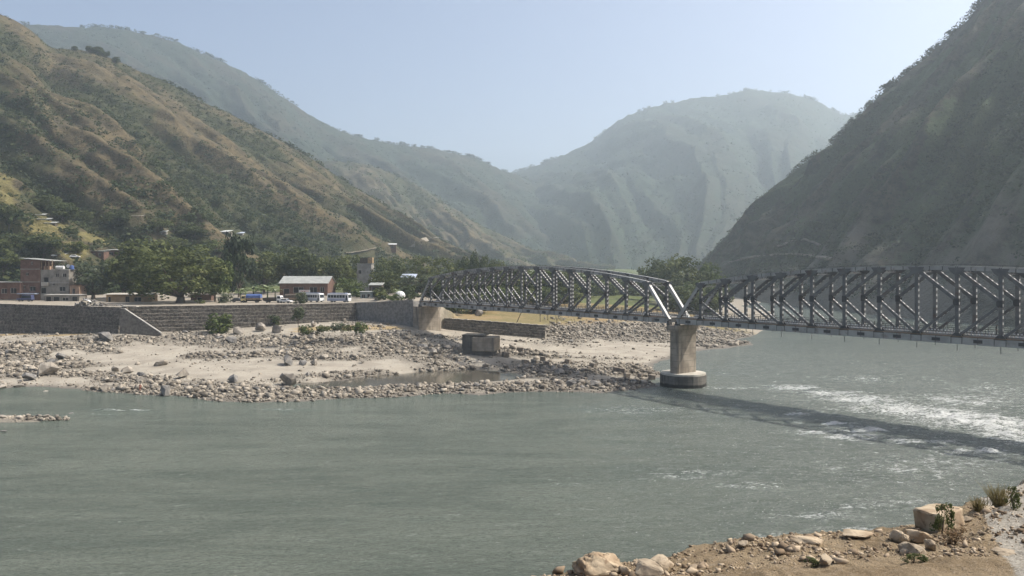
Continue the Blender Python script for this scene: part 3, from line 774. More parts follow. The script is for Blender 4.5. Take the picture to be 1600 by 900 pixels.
def build_span(s_mid, label, rods):
    p = bpt(s_mid, 0, ZB)
    t = thing('truss_span', label, 'bridge span', p, BRZ, 'steel truss spans of the bridge')
    def put(name, mesh, loc=(0, 0, 0), rz=0.0, sc=(1, 1, 1)): return link(name, mesh, t, loc, (0, 0, rz), sc)
    st2 = [M['steel'], M['steel_sunlit']]
    for y in (0, TW):
        for i in range(16): put('bottom_chord', cached('bc', bottom_mesh), (nx(i), y, 0))
        for i in range(16):
            mb = MB(); [mb.box((0, yy, .62), (1.3, .03, .52)) for yy in (-.355, .355)]
            if i % 1 == 0: put('splice_plate', cached('sp', lambda: mb.mesh('splice_plate', M['steel_dark'])), (nx(i) + PAN / 2, y, 0))
        for i in range(1, 15): put('top_chord', cached(('tc', i), lambda: top_mesh(i)), (nx(i), y, 0))
        put('end_post', cached('ep', end_post_mesh), (nx(0), y, 0))
        put('end_post', cached('ep', end_post_mesh), (nx(16), y, 0), math.pi)
        for i in range(1, 16):
            j = min(i, 16 - i)
            put('vertical', cached(('v', j), lambda: laced((0, 0, 1.25), (0, 0, hz(j) - .3), .54, .44, .9).mesh('vertical', st2)), (nx(i), y, 0))
            put('gusset_plate', cached('gt', gusset_top), (nx(i), y, hz(i)))
            put('gusset_plate', cached('gl', gusset_low), (nx(i), y, 1.25))
            if i != 8: put('gusset_plate', cached('gm', gusset_mid), (nx(i), y, (hz(i) + CB) / 2 + .3), 0 if i < 8 else math.pi)
        for i in range(1, 8):       # K bracing, apex on the post farther from mid-span
            zm = (hz(i) + CB) / 2 + .3
            up_ = cached(('du', i), lambda: laced((0, 0, zm + .15), (PAN, 0, hz(i + 1) - .25), .56, .38, .8, .36).mesh('diagonal', st2))
            lo_ = cached(('dl', i), lambda: laced((0, 0, zm - .15), (PAN, 0, 1.15), .40, .34, .8, .40).mesh('diagonal', st2))
            for mm in (up_, lo_):
                put('diagonal', mm, (nx(i), y, 0)); put('diagonal', mm, (nx(16 - i), y, 0), math.pi)
        for i in range(16): put('railing', cached('rl', rail_mesh), (nx(i), .62 if y == 0 else TW - .62, 1.5))
        for e in (0, 16):
            put('bearing', cached('be', lambda: MB().box((0, 0, -.12), (.9, .8, .36)).box((0, 0, .3), (.5, .9, .5)).mesh('bearing', M['steel_dark'])), (nx(e), y, 0))
        if rods:
            for i in range(2, 16):
                put('hanger_rod', cached('hr', lambda: MB().tube((0, 0, -.95), (0, 0, .1), .05, n=6).tube((0, 0, -.97), (0, 0, -.9), .09, n=6).mesh('hanger_rod', M['steel_dark'])), (nx(i), y + (-.1 if y == 0 else .1), 0))
    for i in range(16): put('deck_panel', cached('dk', deck_mesh), (nx(i), 0, 0))
    for i in range(17): put('floor_beam', cached('fb', lambda: MB().box((0, TW / 2, .55), (.35, TW - .7, .7)).mesh('floor_beam', M['steel_dark'])), (nx(i), 0, 0))
    for i in range(1, 16): put('sway_strut', cached('ss', strut_mesh), (nx(i), 0, hz(i)))
    for i in range(1, 15):
        for sgn in (1, -1): put('lateral_brace', cached(('lb', i, sgn), lambda: brace_mesh(i, sgn)), (nx(i), 0, .05 * sgn))
    return t
S2 = GAP + SPAN / 2
build_span(-S2, 'grey steel truss span from the stone wing wall to the river pier', False)
build_span(S2, 'dark grey steel truss span crossing the open river beyond the pier', True)

def slab_outline(L, w, ch):
    return [(-w / 2 + ch, -L / 2), (w / 2 - ch, -L / 2), (w / 2, -L / 2 + ch), (w / 2, L / 2 - ch), (w / 2 - ch, L / 2), (-w / 2 + ch, L / 2), (-w / 2, L / 2 - ch), (-w / 2, -L / 2 + ch)]
pc = bpt(0, TW / 2)
pier = thing('bridge_pier', 'tall concrete bridge pier on a round well standing at the river edge', 'bridge pier', (pc.x, pc.y, -2.5), BRZ)
circ = lambda r, n=28: [(r * math.cos(2 * math.pi * i / n), r * math.sin(2 * math.pi * i / n)) for i in range(n)]
MB().prism(circ(4.9), 0, 5.0).build('well', M['concrete_dark'], pier)
MB().prism(circ(4.75), 5.0, 5.35).build('well_cap', M['concrete_pale'], pier)
MB().prism(slab_outline(6.3, 2.3, .28), 5.35, 14.2).build('shaft', M['concrete'], pier)
m = MB().prism(slab_outline(6.5, 2.5, .28), 14.2, 14.45); m.prism(slab_outline(7.5, 3.2, .25), 14.45, 15.6)
m.build('pier_cap', M['concrete'], pier)
pa = bpt(-101.0, TW / 2)
ab = thing('bridge_abutment', 'pale brown concrete abutment under the far end of the bridge', 'abutment', (pa.x, pa.y, 4.0), BRZ)
prof = [(-.2, -4.3), (1.6, -4.3)] + [(1.6 - 2.2 * (1 - math.cos(t)) * .5, 3.0 + 2.2 * math.sin(t)) for t in np.linspace(0, math.pi / 2, 6)] + [(-1.6, 5.0), (-1.6, -4.3)]
prof = [(-1.8, -4.3), (1.5, -4.3), (1.5, 2.9), (1.2, 3.9), (.4, 4.7), (-.6, 5.0), (-1.8, 5.0)]
MB().prism(prof, 0, 9.1).build('abutment_wall', M['concrete'], ab)
MB().prism([(x * 1.0 + (.35 if x > 0 else 0), y + (.3 if y > 0 else -.1)) for x, y in prof], -.8, 1.3).build('plinth', M['concrete'], ab)
MB().box((-1.6, -.2, 9.9), (.5, 8.6, 1.6)).build('ballast_wall', M['concrete_grey'], ab)
pr = bpt(2 * S2 + SPAN / 2 - S2 + GAP + .9, TW / 2)
ab2 = thing('bridge_abutment', 'concrete abutment carrying the near end of the bridge on the road bank', 'abutment', (pr.x, pr.y, 3), BRZ)
MB().box((0, 0, 5.05), (3, 9, 10.1)).build('abutment_wall', M['concrete'], ab2)
# ------------------------------------------------------------------ retaining walls of stone baskets
def gabion_mesh(seed, L=3.0, Hh=1.0, D=1.0, nx_=9, nz_=4):
    r = np.random.default_rng(seed); V = []; Fs = []
    gx_ = np.linspace(0, L, nx_ + 1); gz_ = np.linspace(0, Hh, nz_ + 1)
    jit = lambda i, n, w: 0 if i in (0, n) else r.uniform(-.25, .25) * w
    pts = {(i, j): (gx_[i] + jit(i, nx_, L / nx_), gz_[j] + jit(j, nz_, Hh / nz_)) for i in range(nx_ + 1) for j in range(nz_ + 1)}
    for i in range(nx_):
        for j in range(nz_):
            q = [pts[i, j], pts[i + 1, j], pts[i + 1, j + 1], pts[i, j + 1]]
            cx = sum(p[0] for p in q) / 4; cz = sum(p[1] for p in q) / 4; d = r.uniform(.02, .14)
            b = len(V)
            V += [(x, 0.05, z) for x, z in q] + [(cx + (x - cx) * .62, -d + r.uniform(-.03, .03), cz + (z - cz) * .62) for x, z in q]
            Fs += [(b, b + 1, b + 5, b + 4), (b + 1, b + 2, b + 6, b + 5), (b + 2, b + 3, b + 7, b + 6), (b + 3, b, b + 4, b + 7), (b + 4, b + 5, b + 6, b + 7)]
    b = len(V)
    V += [(0, .05, 0), (L, .05, 0), (L, .05, Hh), (0, .05, Hh), (0, D, 0), (L, D, 0), (L, D, Hh), (0, D, Hh)]
    ms = [0] * len(Fs)
    Fs += [(b + 3, b + 2, b + 6, b + 7), (b, b + 4, b + 5, b + 1), (b, b + 3, b + 7, b + 4), (b + 1, b + 5, b + 6, b + 2), (b + 4, b + 7, b + 6, b + 5)]
    ms += [1, 0, 0, 0, 0]
    me = bpy.data.meshes.new('stone_basket'); me.from_pydata(V, [], Fs)
    me.materials.append(M['gabion']); me.materials.append(M['ledge'])
    for p, mi in zip(me.polygons, ms): p.material_index = mi
    return me
GAB = [gabion_mesh(s) for s in range(8)]
def gabion_wall(name, label, pts, top, courses=7, ch=1.08, step=.3, blen=3.0, skip=None):
    root = thing(name, label, 'stone wall', (pts[0][0], pts[0][1], 0), 0)
    r = random.Random(len(label))
    for (x0, y0), (x1, y1) in zip(pts[:-1], pts[1:]):
        L = math.hypot(x1 - x0, y1 - y0); n = max(1, round(L / blen)); a = math.atan2(y1 - y0, x1 - x0)
        nrm = (math.sin(a), -math.cos(a))
        for kc in range(courses):
            off = (.5 if kc % 2 else 0)
            ts = [0] + [(i + off) / n for i in range(1 if off == 0 else 0, n)] + [1]
            ts = sorted(set(ts))
            for t0, t1 in zip(ts[:-1], ts[1:]):
                xm, ym = x0 + (x1 - x0) * (t0 + t1) / 2, y0 + (y1 - y0) * (t0 + t1) / 2
                zt = top(xm) - kc * ch
                g = float(H(np.array([xm + nrm[0] * 1.2]), np.array([ym + nrm[1] * 1.2]))[0])
                if zt < g - .1: continue
                dp = kc * step
                link('stone_basket', r.choice(GAB), root,
                     (x0 + (x1 - x0) * t0 + nrm[0] * dp - root.location.x, y0 + (y1 - y0) * t0 + nrm[1] * dp - root.location.y, zt - ch),
                     (0, 0, a), ((t1 - t0) * L / 3.0 * 1.0, 1.2, ch))
    return root
gabion_wall('gabion_wall', 'dark stepped stone basket wall below the brick house and jeep', WALL_A, lambda x: 13.55, 9)
gabion_wall('gabion_wall', 'long brown stepped stone basket wall below the parked buses and the big tree', WALL_B, lambda x: 13.6, 7)
gabion_wall('gabion_wall', 'low stone basket wall beyond the bridge at the edge of the dry field', WALL_C, lambda x: float(np.interp(x, [-22, 10.5], [9.1, 6.9])), 6, .8, .2, 2.4)
# triangular ramp wall at the step between the two
x0, y0 = WALL_A[-1]
t = thing('ramp_wall', 'triangular grey masonry ramp wall with a pale sloping edge between two stone basket walls', 'ramp wall', (x0, y0, 5))
m = MB().prism_y([(0, 0), (12.5, 0.4), (11.5, 1.2), (1.6, 8.0), (0, 8.3)], -2.4, -1.5); m.build('ramp_body', nmat('ramp_masonry', (.10, .09, .078), (.18, .165, .14), 1.5, bump=.6, bscale=4, bdist=.08), t)
MB().bar((12.0, -1.95, 1.12), (1.3, -1.95, 8.22), .94, .12, (0, 1, 0)).build('ramp_coping', M['concrete_grey'], t)
MB().box((1.6, .9, 8.75), (4.4, 1.9, .25)).build('landing_slab', M['concrete_pale'], t)
# smooth masonry wing wall of the bridge: stone courses
t = thing('wing_wall', 'grey coursed masonry wing wall rising to the bridge abutment', 'wing wall', (WING[0][0], WING[0][1], 0))
k = NT('wing_masonry'); c = k.coord(); n = k.noise(c, 1.2, 5)
k.color(k.mix(k.ramp(n, .35, .65), (.15, .145, .135), (.25, .24, .22))); k.bump(k.noise(c, 5, 5), .5, .05); M['wing'] = k.set(.9, 0, .2)
blk = [MB().box((.5, 0, .5), (.985, .6, .97)).mesh('masonry_block', M['wing'], .03)]
for si, ((x0, y0), (x1, y1)) in enumerate(zip(WING[:-1], WING[1:])):
    L = math.hypot(x1 - x0, y1 - y0); a = math.atan2(y1 - y0, x1 - x0); n = round(L / 1.5)
    z0 = [13.5, 14.0][si]; z1 = [14.0, 15.0][si]
    for kc in range(13):
        off = .5 * (kc % 2); ts = sorted(set([0] + [min(1, max(0, (i + off) / n)) for i in range(n + 1)] + [1]))
        for t0, t1 in zip(ts[:-1], ts[1:]):
            if t1 - t0 < .02: continue
            tm = (t0 + t1) / 2; zt = z0 + (z1 - z0) * tm - kc * .72
            xx, yy = x0 + (x1 - x0) * t0, y0 + (y1 - y0) * t0
            if zt < 4.5: continue
            link('masonry_block', blk[0], t, (xx - t.location.x, yy - t.location.y + random.uniform(-.03, .03), zt - .72), (0, 0, a), ((t1 - t0) * L, 1.3, .715))
    MB().bar((x0 - t.location.x, y0 - t.location.y, z0 + .1), (x1 - t.location.x, y1 - t.location.y, z1 + .1), 1.1, .2, (math.sin(a), -math.cos(a), 0)).build('coping', M['concrete_grey'], t)

# ------------------------------------------------------------------ buildings
M['brick'] = nmat('raw_brick', (.105, .058, .042), (.16, .095, .068), .8, c3=(.08, .055, .045), scale3=2.5, p3=(.5, .75), bump=.4, bscale=8, bdist=.03)
M['brick_pale'] = nmat('pale_brick', (.28, .18, .12), (.38, .26, .18), .8, bump=.3, bscale=8)
M['render'] = nmat('grey_render', (.18, .162, .137), (.26, .24, .205), .5, c3=(.115, .105, .09), scale3=.8, p3=(.55, .8))
M['mudwall'] = nmat('ochre_mud_wall', (.26, .18, .10), (.36, .26, .15), .7, c3=(.14, .1, .07), scale3=1.0)
M['frame'] = nmat('window_frame', (.3, .28, .25), (.4, .38, .34), 1)
M['blue_sheet'] = nmat('blue_sheet', (.05, .09, .24), (.09, .14, .32), 1.2, rough=.5)
M['paleblue'] = nmat('pale_blue_sheet', (.3, .34, .42), (.4, .44, .5), 1)
def block(root, name, x0, x1, y0, y1, z0, z1, mat, holes=(), depth=.3, frame=True, pane=None, hole_name='window'):
    """box with real openings (x0,x1,z0,z1) in its front face (y0), each closed by its own frame and pane"""
    m = MB(); xs = sorted({x0, x1, *[h[0] for h in holes], *[h[1] for h in holes]}); zs = sorted({z0, z1, *[h[2] for h in holes], *[h[3] for h in holes]})
    for a, b in zip(xs[:-1], xs[1:]):
        for c_, d in zip(zs[:-1], zs[1:]):
            if any(h[0] <= (a + b) / 2 <= h[1] and h[2] <= (c_ + d) / 2 <= h[3] for h in holes): continue
            m.add([(a, y0, c_), (b, y0, c_), (b, y0, d), (a, y0, d)], [(0, 1, 2, 3)])
    for h in holes:
        a, b, c_, d = h[:4]; y = y0 + depth
        m.add([(a, y0, c_), (b, y0, c_), (b, y0, d), (a, y0, d), (a, y, c_), (b, y, c_), (b, y, d), (a, y, d)], [(0, 4, 5, 1), (1, 5, 6, 2), (2, 6, 7, 3), (3, 7, 4, 0)])
    m.add([(x0, y0, z0), (x1, y0, z0), (x1, y0, z1), (x0, y0, z1), (x0, y1, z0), (x1, y1, z0), (x1, y1, z1), (x0, y1, z1)],
          [(0, 3, 7, 4), (1, 5, 6, 2), (3, 2, 6, 7), (4, 7, 6, 5)])
    me = bpy.data.meshes.new(name); me.from_pydata(m.v, [], m.f); me.materials.append(mat)
    link(name, me, root)
    for h in holes:
        a, b, c_, d = h[:4]; nm = h[4] if len(h) > 4 else hole_name
        w = MB(); f = .09; y = y0 + depth - .06
        w.b2((a, y - .05, c_), (a + f, y + .05, d)); w.b2((b - f, y - .05, c_), (b, y + .05, d)); w.b2((a + f, y - .05, d - f), (b - f, y + .05, d)); w.b2((a + f, y - .05, c_), (b - f, y + .05, c_ + f))
        if nm == 'window': w.b2(((a + b) / 2 - .04, y - .04, c_ + f), ((a + b) / 2 + .04, y + .04, d - f))
        wo = w.build(nm, M['frame'], root)
        MB().b2((a + .02, y + .06, c_ + .02), (b - .02, y + .12, d - .02)).build('pane', pane or M['dark'], wo)
    return root
YH = 285.0; S = YH / F
t = thing('brick_house', 'tall unfinished brick and concrete house with a sloping tin roof behind the wall', 'house', (wx(32, YH), YH, 13.4))
def hx(px): return (px - 32) * S
def hzz(py): return wz(py, YH) - 13.4
block(t, 'brick_wing', hx(32), hx(62.5), 0, 9, 0, hzz(405.5), M['brick'], [(hx(48), hx(51.5), hzz(413.5), hzz(409)), (hx(40), hx(45), hzz(431), hzz(426)), (hx(36), hx(39.5), hzz(452), hzz(446)), (hx(46), hx(55.5), hzz(455), hzz(447.5))])
for py in (420.5, 440.5): MB().b2((hx(31.5), -.12, hzz(py) - .14), (hx(62.5), .0, hzz(py) + .14)).build('floor_band', M['render'], t)
MB().b2((hx(32.2), -.05, 0), (hx(62.4), -.004, hzz(441.5))).build('ground_floor_render', M['render'], t) if False else None
block(t, 'middle_wing', hx(62.6), hx(80), .3, 9, 0, hzz(421.5), M['render'], [(hx(67), hx(75), hzz(441), hzz(433), 'balcony_door'), (hx(62.8), hx(71), hzz(459), hzz(449.5), 'door')])
MB().b2((hx(66), -.7, hzz(446.5)), (hx(76.2), .29, hzz(441))).build('balcony', M['concrete_pale'], t)
block(t, 'concrete_wing', hx(80.1), hx(108), -.2, 9, 0, hzz(422), M['render'], [(hx(87), hx(92), hzz(433), hzz(427)), (hx(98), hx(104), hzz(433), hzz(427)), (hx(93), hx(102.5), hzz(455), hzz(448)), (hx(82), hx(86), hzz(446), hzz(442.5))])
MB().b2((hx(80), -.5, hzz(442) - .15), (hx(108.5), -.2, hzz(442) + .15)).build('floor_band', M['concrete_grey'], t)
MB().b2((hx(80), -.4, hzz(422)), (hx(108.5), 9.2, hzz(421))).build('roof_slab', M['concrete_grey'], t)
r_ = MB().bar((hx(31), 4.5, hzz(403.2)), (hx(81), 4.5, hzz(407.5)), 10.5, .14, (0, 1, 0)).build('tin_roof', M['tin'], t)
for px in (63.5, 70, 75, 80): MB().b2((hx(px) - .15, .4, hzz(421.5)), (hx(px) + .15, .7, hzz(406.4))).build('roof_post', M['wood'], t)
MB().b2((hx(66), .8, hzz(421.5)), (hx(76), 2.5, hzz(416))).build('loft_store', M['brick_pale'], t)
MB().b2((hx(33), -2.6, hzz(459.3)), (hx(61), -.02, hzz(458))).build('awning', M['paleblue'], t)
def roof_tank(px, label, r, h, mat, y=3):
    o = thing('water_tank', label, 'water tank', (wx(px, YH + y), YH + y, 13.4 + hzz(421) + .02))
    MB().tube((0, 0, 0), (0, 0, h * .85), r, r, 16).tube((0, 0, h * .85), (0, 0, h), r, r * .5, 16).build('tank_body', mat, o, smooth=False)
    MB().tube((0, 0, h), (0, 0, h + .12), r * .3, r * .3, 10).build('lid', mat, o)
roof_tank(114 - 1.8, 'blue water tank on the corner of the concrete roof', .75, 1.4, M['blue_sheet'], 1.5)
o = thing('water_tank', 'long white tank lying on the flat concrete roof', 'water tank', (wx(94, YH + 3), YH + 3, 13.4 + hzz(421) + .02))
MB().tube((-1.4, 0, .65), (1.4, 0, .65), .62, .62, 14).build('tank_body', M['white'], o); [MB().b2((s - .15, -.5, 0), (s + .15, .5, .3)).build('cradle', M['concrete_grey'], o) for s in (-.9, .9)]
o = thing('satellite_dish', 'white satellite dish on the roof beside the blue tank', 'satellite dish', (wx(107, YH + .8), YH + .8, 13.4 + hzz(421) + .02))
m = MB()
for j in range(3):
    a0, a1 = j / 3 * .65, (j + 1) / 3 * .65
    m.tube((0, -.12 - .3 * (a0 ** 2), 1.2), (0, -.12 - .3 * (a1 ** 2), 1.2), max(a0, .02), a1, 14, cap=False)
m.build('dish', M['white'], o); MB().tube((0, 0, 0), (0, 0, 1.2), .05, .05, 6).build('mast', M['steel_dark'], o); MB().bar((0, -.15, .7), (0, -.75, 1.15), .05, .05, (1, 0, 0)).build('feed_arm', M['steel_dark'], o)

def shed(name, label, px0, px1, pyb, pyt, Y, depth, wall, roof, holes=(), roof_rise=.5, overhang=.4, z=None, gable=None, cat='shed', pane=None):
    s = Y / F; z = wz(pyb, Y) if z is None else z
    t = thing(name, label, cat, (wx(px0, Y), Y, z)); w = (px1 - px0) * s; h = (pyb - pyt) * s
    block(t, 'walls', 0, w, 0, depth, -.4, h, wall, [(a * w, b * w, c_ * h, d * h, *e) for a, b, c_, d, *e in holes], .25, pane=pane)
    if gable is None:
        MB().bar((w / 2, -overhang, h + .1), (w / 2, depth + overhang, h + .1 + roof_rise), w + 2 * overhang, .1, (1, 0, 0)).build('roof', roof, t)
    else:
        for a, b in (((w / 2, -overhang, h + .05), (w / 2, depth / 2, h + gable)), ((w / 2, depth / 2, h + gable), (w / 2, depth + overhang, h + .05))):
            MB().bar(a, b, w + 2 * overhang, .1, (1, 0, 0)).build('roof_slope', roof, t)
        MB().add([(0, .01, h - .02), (0, depth, h - .02), (0, depth / 2, h + gable - .08), (w, .01, h - .02), (w, depth, h - .02), (w, depth / 2, h + gable - .08)], [(0, 1, 2), (3, 5, 4)]).build('gable_wall', wall, t)
    return t
shed('brick_shed', 'low brick house with a flat grey roof at the left edge beside the tall house', -22, 31, 466, 441.5, 283, 7, M['brick'], M['concrete_grey'], [(.45, .62, .3, .62), (.72, .9, .3, .66), (.1, .3, .0, .6, 'door')], .1)
shed('brick_shed', 'small pale brick hut just beside the tall concrete house', 109, 124, 465, 446, 284, 5, M['brick_pale'], M['brick'], [(.25, .55, .3, .75)], .2)
shed('shop_stall', 'row of grey concrete shop stalls with dark fronts below the tall house', 70, 124, 473.5, 461.5, 276, 4, M['render'], M['concrete_grey'], [(.02, .18, .0, .85, 'shutter'), (.24, .42, .12, .82, 'shutter'), (.5, .68, .3, .72), (.78, .94, .0, .85, 'shutter')], .15)
shed('plaster_shed', 'long low ochre mud shed under the big tree', 166, 236, 476, 460.5, 272, 5, M['mudwall'], M['concrete_pale'], [(.04, .1, .0, .8, 'door'), (.42, .52, .0, .85, 'door'), (.62, .78, .3, .75)], .3, .8)
shed('brick_shed', 'small reddish brick shed under the dark skirt of the big tree', 298, 330, 475, 461, 282, 4, M['brick'], M['wood_dark'], [(.3, .55, 0, .75, 'door')], .3)
shed('tin_shed', 'long workshop with a pale tin gable roof and red brick front behind the buses', 437, 512, 470, 443, 305, 13, M['brick'], M['tin'], [(.08, .2, .0, .7, 'door'), (.28, .5, .45, .8), (.62, .78, .4, .8), (.84, .93, .5, .8)], gable=2.7)
t = thing('shop_sign', 'white and pink sign board on the front of the tin roofed workshop', 'sign', (wx(476, 304.6), 304.6, wz(455, 304.6)))
MB().box((0, 0, 0), (4.2, .08, 1.0)).build('board', M['white'], t); MB().b2((-1.6, -.05, -.1), (1.6, -.042, .2)).build('faded_band', nmat('faded_pink', (.5, .25, .25), (.6, .35, .34), 2), t)
t = shed('concrete_tower_house', 'tall grey concrete house with unfinished brick top rising among trees', 558, 580, 462, 412, 345, 7, M['concrete_grey'], M['concrete_grey'], [(.08, .3, .68, .8)], .05, cat='house')
s_ = 345 / F
MB().b2((1.0, .5, 50 * s_ + .2), (4.4, 5, 50 * s_ + 2.5)).build('brick_loft', M['wood_dark'], t); MB().b2((4.5, .3, 50 * s_ + .2), (6.5, 4, 50 * s_ + 2.7)).build('stair_head', M['mudwall'], t)
shed('tin_hut', 'small open hut with a pale tin roof among the bushes', 577, 596, 456, 446, 300, 5, M['wood_dark'], M['tin'], [(.2, .8, .1, .8, 'door')], .8)
shed('tin_hut', 'hut with a bright blue white tin roof half hidden by trees', 627, 648, 446, 434, 330, 6, M['wood_dark'], M['paleblue'], [(.2, .5, .2, .7)], 1.4)
shed('site_cabin', 'grey green site cabin standing beside the second bus', 563, 582, 470, 456.5, 280, 4, nmat('cabin_paint', (.17, .2, .19), (.24, .27, .25), 1), M['tin'], [(.1, .4, .3, .75), (.55, .8, 0, .8, 'door')], .1)
t = thing('compound_wall', 'low pale concrete yard wall beside the grey site cabin', 'wall', (wx(575, 276), 276, 13.4))
for j in range(5): MB().b2((j * 1.25, 0, 0), (j * 1.25 + 1.23, .15, 1.5)).build('panel', M['concrete_grey'], t)
for j in range(2): MB().b2((j * 5 + .5, -.15, 0), (j * 5 + .7, -.01, 1.9)).build('post', M['concrete_pale'], t)
t = thing('tent', 'small white domed tent among bushes near the bridge end', 'tent', (wx(625, 285), 285, 13.6))
m = MB(); prev = None
for j in range(5):
    a0, a1 = j / 5 * math.pi / 2, (j + 1) / 5 * math.pi / 2
    m.tube((0, 0, 1.6 + 1.6 * math.sin(a0)), (0, 0, 1.6 + 1.6 * math.sin(a1)), 1.9 * math.cos(a0), max(.02, 1.9 * math.cos(a1)), 14, cap=False)
m.build('tent_top', M['white'], t); MB().tube((0, 0, 0), (0, 0, 1.6), 1.75, 1.8, 14).build('tent_wall', M['white'], t)

# houses on the slope: placed where the hillside lies
def slope_house(label, px, py, w, h, wall, roof, rz=0, holes=((.15, .35, .3, .75), (.6, .8, .3, .75)), d=5, name='hill_house', rise=1.2):
    p = hill_hit(px, py)
    if p is None: return
    t = thing(name, label, 'house', (p.x, p.y + 1.2, p.z - .6), rz)
    block(t, 'walls', -w / 2, w / 2, 0, d, -2.5, h, wall, [(-w / 2 + a * w, -w / 2 + b * w, c_ * h, e * h) for a, b, c_, e in holes], .2)
    MB().bar((0, -.5, h + .1), (0, d + .5, h + rise), w + 1, .1, (1, 0, 0)).build('roof', roof, t)
    return t
slope_house('brick hut with a pale flat roof on the slope above the village trees', 150, 402, 6.0, 3.4, M['brick'], M['tin'], rise=.4)
slope_house('long red brick house under a thin tin roof on the slope', 180, 402, 10.5, 4.0, M['brick'], M['tin'], rise=.5)
for j, (px, py, lb) in enumerate(((56, 339, 'uppermost of the stepped pale tin roofs on the grassy slope'), (66, 346, 'middle of the stepped pale tin roofs on the grassy slope'), (76, 352, 'lowest of the stepped pale tin roofs on the grassy slope'))):
    slope_house(lb, px, py, 5.5 - j * .6, 1.6, M['wood_dark'], M['tin'], .15, ((.3, .7, .2, .8),), 3.0, 'tin_hut', .9)
slope_house('pale hut with orange earth terrace on the slope', 212, 341, 5, 1.8, M['mudwall'], M['concrete_pale'], 0)
slope_house('white roofed house on the wooded slope above the big tree', 250, 367, 5, 2.2, M['render'], M['white'], .2)
slope_house('little white roofed house on the slope near the tall dark tree', 349, 366, 4.5, 2.0, M['render'], M['white'], -.2)
slope_house('bright roofed small house on the slope beside the dark tree', 373, 368, 4.2, 2.0, M['render'], M['paleblue'], .1)
slope_house('red brick house with white roof edge by the hill road', 609, 389, 11, 4.5, M['brick'], M['white'], .1)
slope_house('white roofed houses block along the pale hill road', 641, 381, 9, 2.6, M['render'], M['white'], .1)
slope_house('small dark hut with white roof near the end of the hill road', 655, 384, 4, 2.2, M['brick'], M['white'], 0)
slope_house('tiny pale hut high on the grassy slope at the left', 86, 405, 3.5, 2.2, M['render'], M['white'], .0)
# pale road cut across the foot of the hill
M['road_cut'] = nmat('road_cut_earth', (.15, .125, .09), (.27, .235, .185), .15)
rp = [hill_hit(a, b) for a, b in ((536, 395), (548, 394.5), (560, 393), (572, 391), (584, 388.5))]
rp2 = [hill_hit(a, b) for a, b in ((652, 378), (660, 375.5), (668, 373.5), (674, 371.5), (682, 371.5))]
for ps in (rp, rp2):
    m = MB()
    for a, b in zip(ps[:-1], ps[1:]): m.bar(a + Vector((0, 1, 0)), b + Vector((0, 1, 0)), 5.0, .6, (0, 1, 0))
    tag(m.build('road_cut', M['road_cut']), kind='structure')
tp = [hill_hit(a, b, 'steep') for a, b in ((1138, 411), (1160, 405), (1185, 401), (1210, 398), (1240, 397), (1270, 400), (1300, 405))]
tp2 = [hill_hit(a, b, 'steep') for a, b in ((1215, 385), (1235, 378), (1255, 374), (1270, 379), (1285, 386))]
for ps in (tp, tp2):
    ps = [p for p in ps if p is not None]; m = MB()
    for a, b in zip(ps[:-1], ps[1:]): m.bar(a + Vector((0, 0, .3)), b + Vector((0, 0, .3)), 4.0, 1.3, (0, 1, 0))
    tag(m.build('hill_path', nmat('pale_path', (.16, .145, .12), (.24, .22, .18), .2)), kind='structure')
# ------------------------------------------------------------------ vehicles
def wheel_mesh(r, w):
    m = MB().tube((0, -w / 2, 0), (0, w / 2, 0), r, r, 14, 0)
    m.tube((0, -w / 2 - .01, 0), (0, w / 2 + .01, 0), r * .55, r * .55, 10, 1)
    return m.mesh('wheel', [M['tyre'], M['steel']])
def put_wheels(t, xs, y, r, w=.26):
    me = wheel_mesh(r, w)
    for x in xs:
        for s in (-1, 1): link('wheel', me, t, (x, s * y, r))
def paint(name, c): return nmat(name, tuple(v * .88 for v in c), c, 1.5, rough=.35, spec=.5)
def body_profile(m, poly, w, tumble=0.0):
    m.prism_y(poly, -w / 2, w / 2)
def car(label, loc, rz, col, L=4.2, W_=1.7, Hh=1.5, suv=False, name='parked_car'):
    t = thing(name, label, 'car', loc, rz); P_ = paint(name + '_paint', col)
    b = .35 * Hh / 1.5 + .05
    lo = [(-L / 2, b), (L / 2, b), (L / 2, b + .33), (L / 2 - .12, b + .48), (L * .22, b + .56), (-L * .42, b + .6), (-L / 2, b + .5)]
    MB().prism_y(lo, -W_ / 2, W_ / 2).build('body', P_, t, bevel=.06)
    hi = [(L * .24, b + .54), (L * .1, Hh), (-L * (.46 if suv else .3), Hh), (-L * (.48 if suv else .43), b + .58)]
    MB().prism_y(hi, -W_ / 2 + .1, W_ / 2 - .1).build('cabin', P_, t, bevel=.05)
    for s in (-1, 1):
        g = [(L * .2, b + .62), (L * .09, Hh - .1), (-L * (.42 if suv else .28), Hh - .1), (-L * (.44 if suv else .36), b + .64)]
        MB().prism_y(g, s * (W_ / 2 - .10) - .015, s * (W_ / 2 - .10) + .015).build('side_window', M['glass'], t)
        MB().box((L / 2 - .03, s * W_ * .36, b + .36), (.1, .3, .16)).build('headlight', M['white'], t)
    MB().bar((L * .235, 0, b + .6), (L * .115, 0, Hh - .06), W_ - .36, .03, (0, 1, 0)).build('windscreen', M['glass'], t)
    put_wheels(t, (-L * .31, L * .31), W_ / 2 - .1, .34 if not suv else .38)
    return t
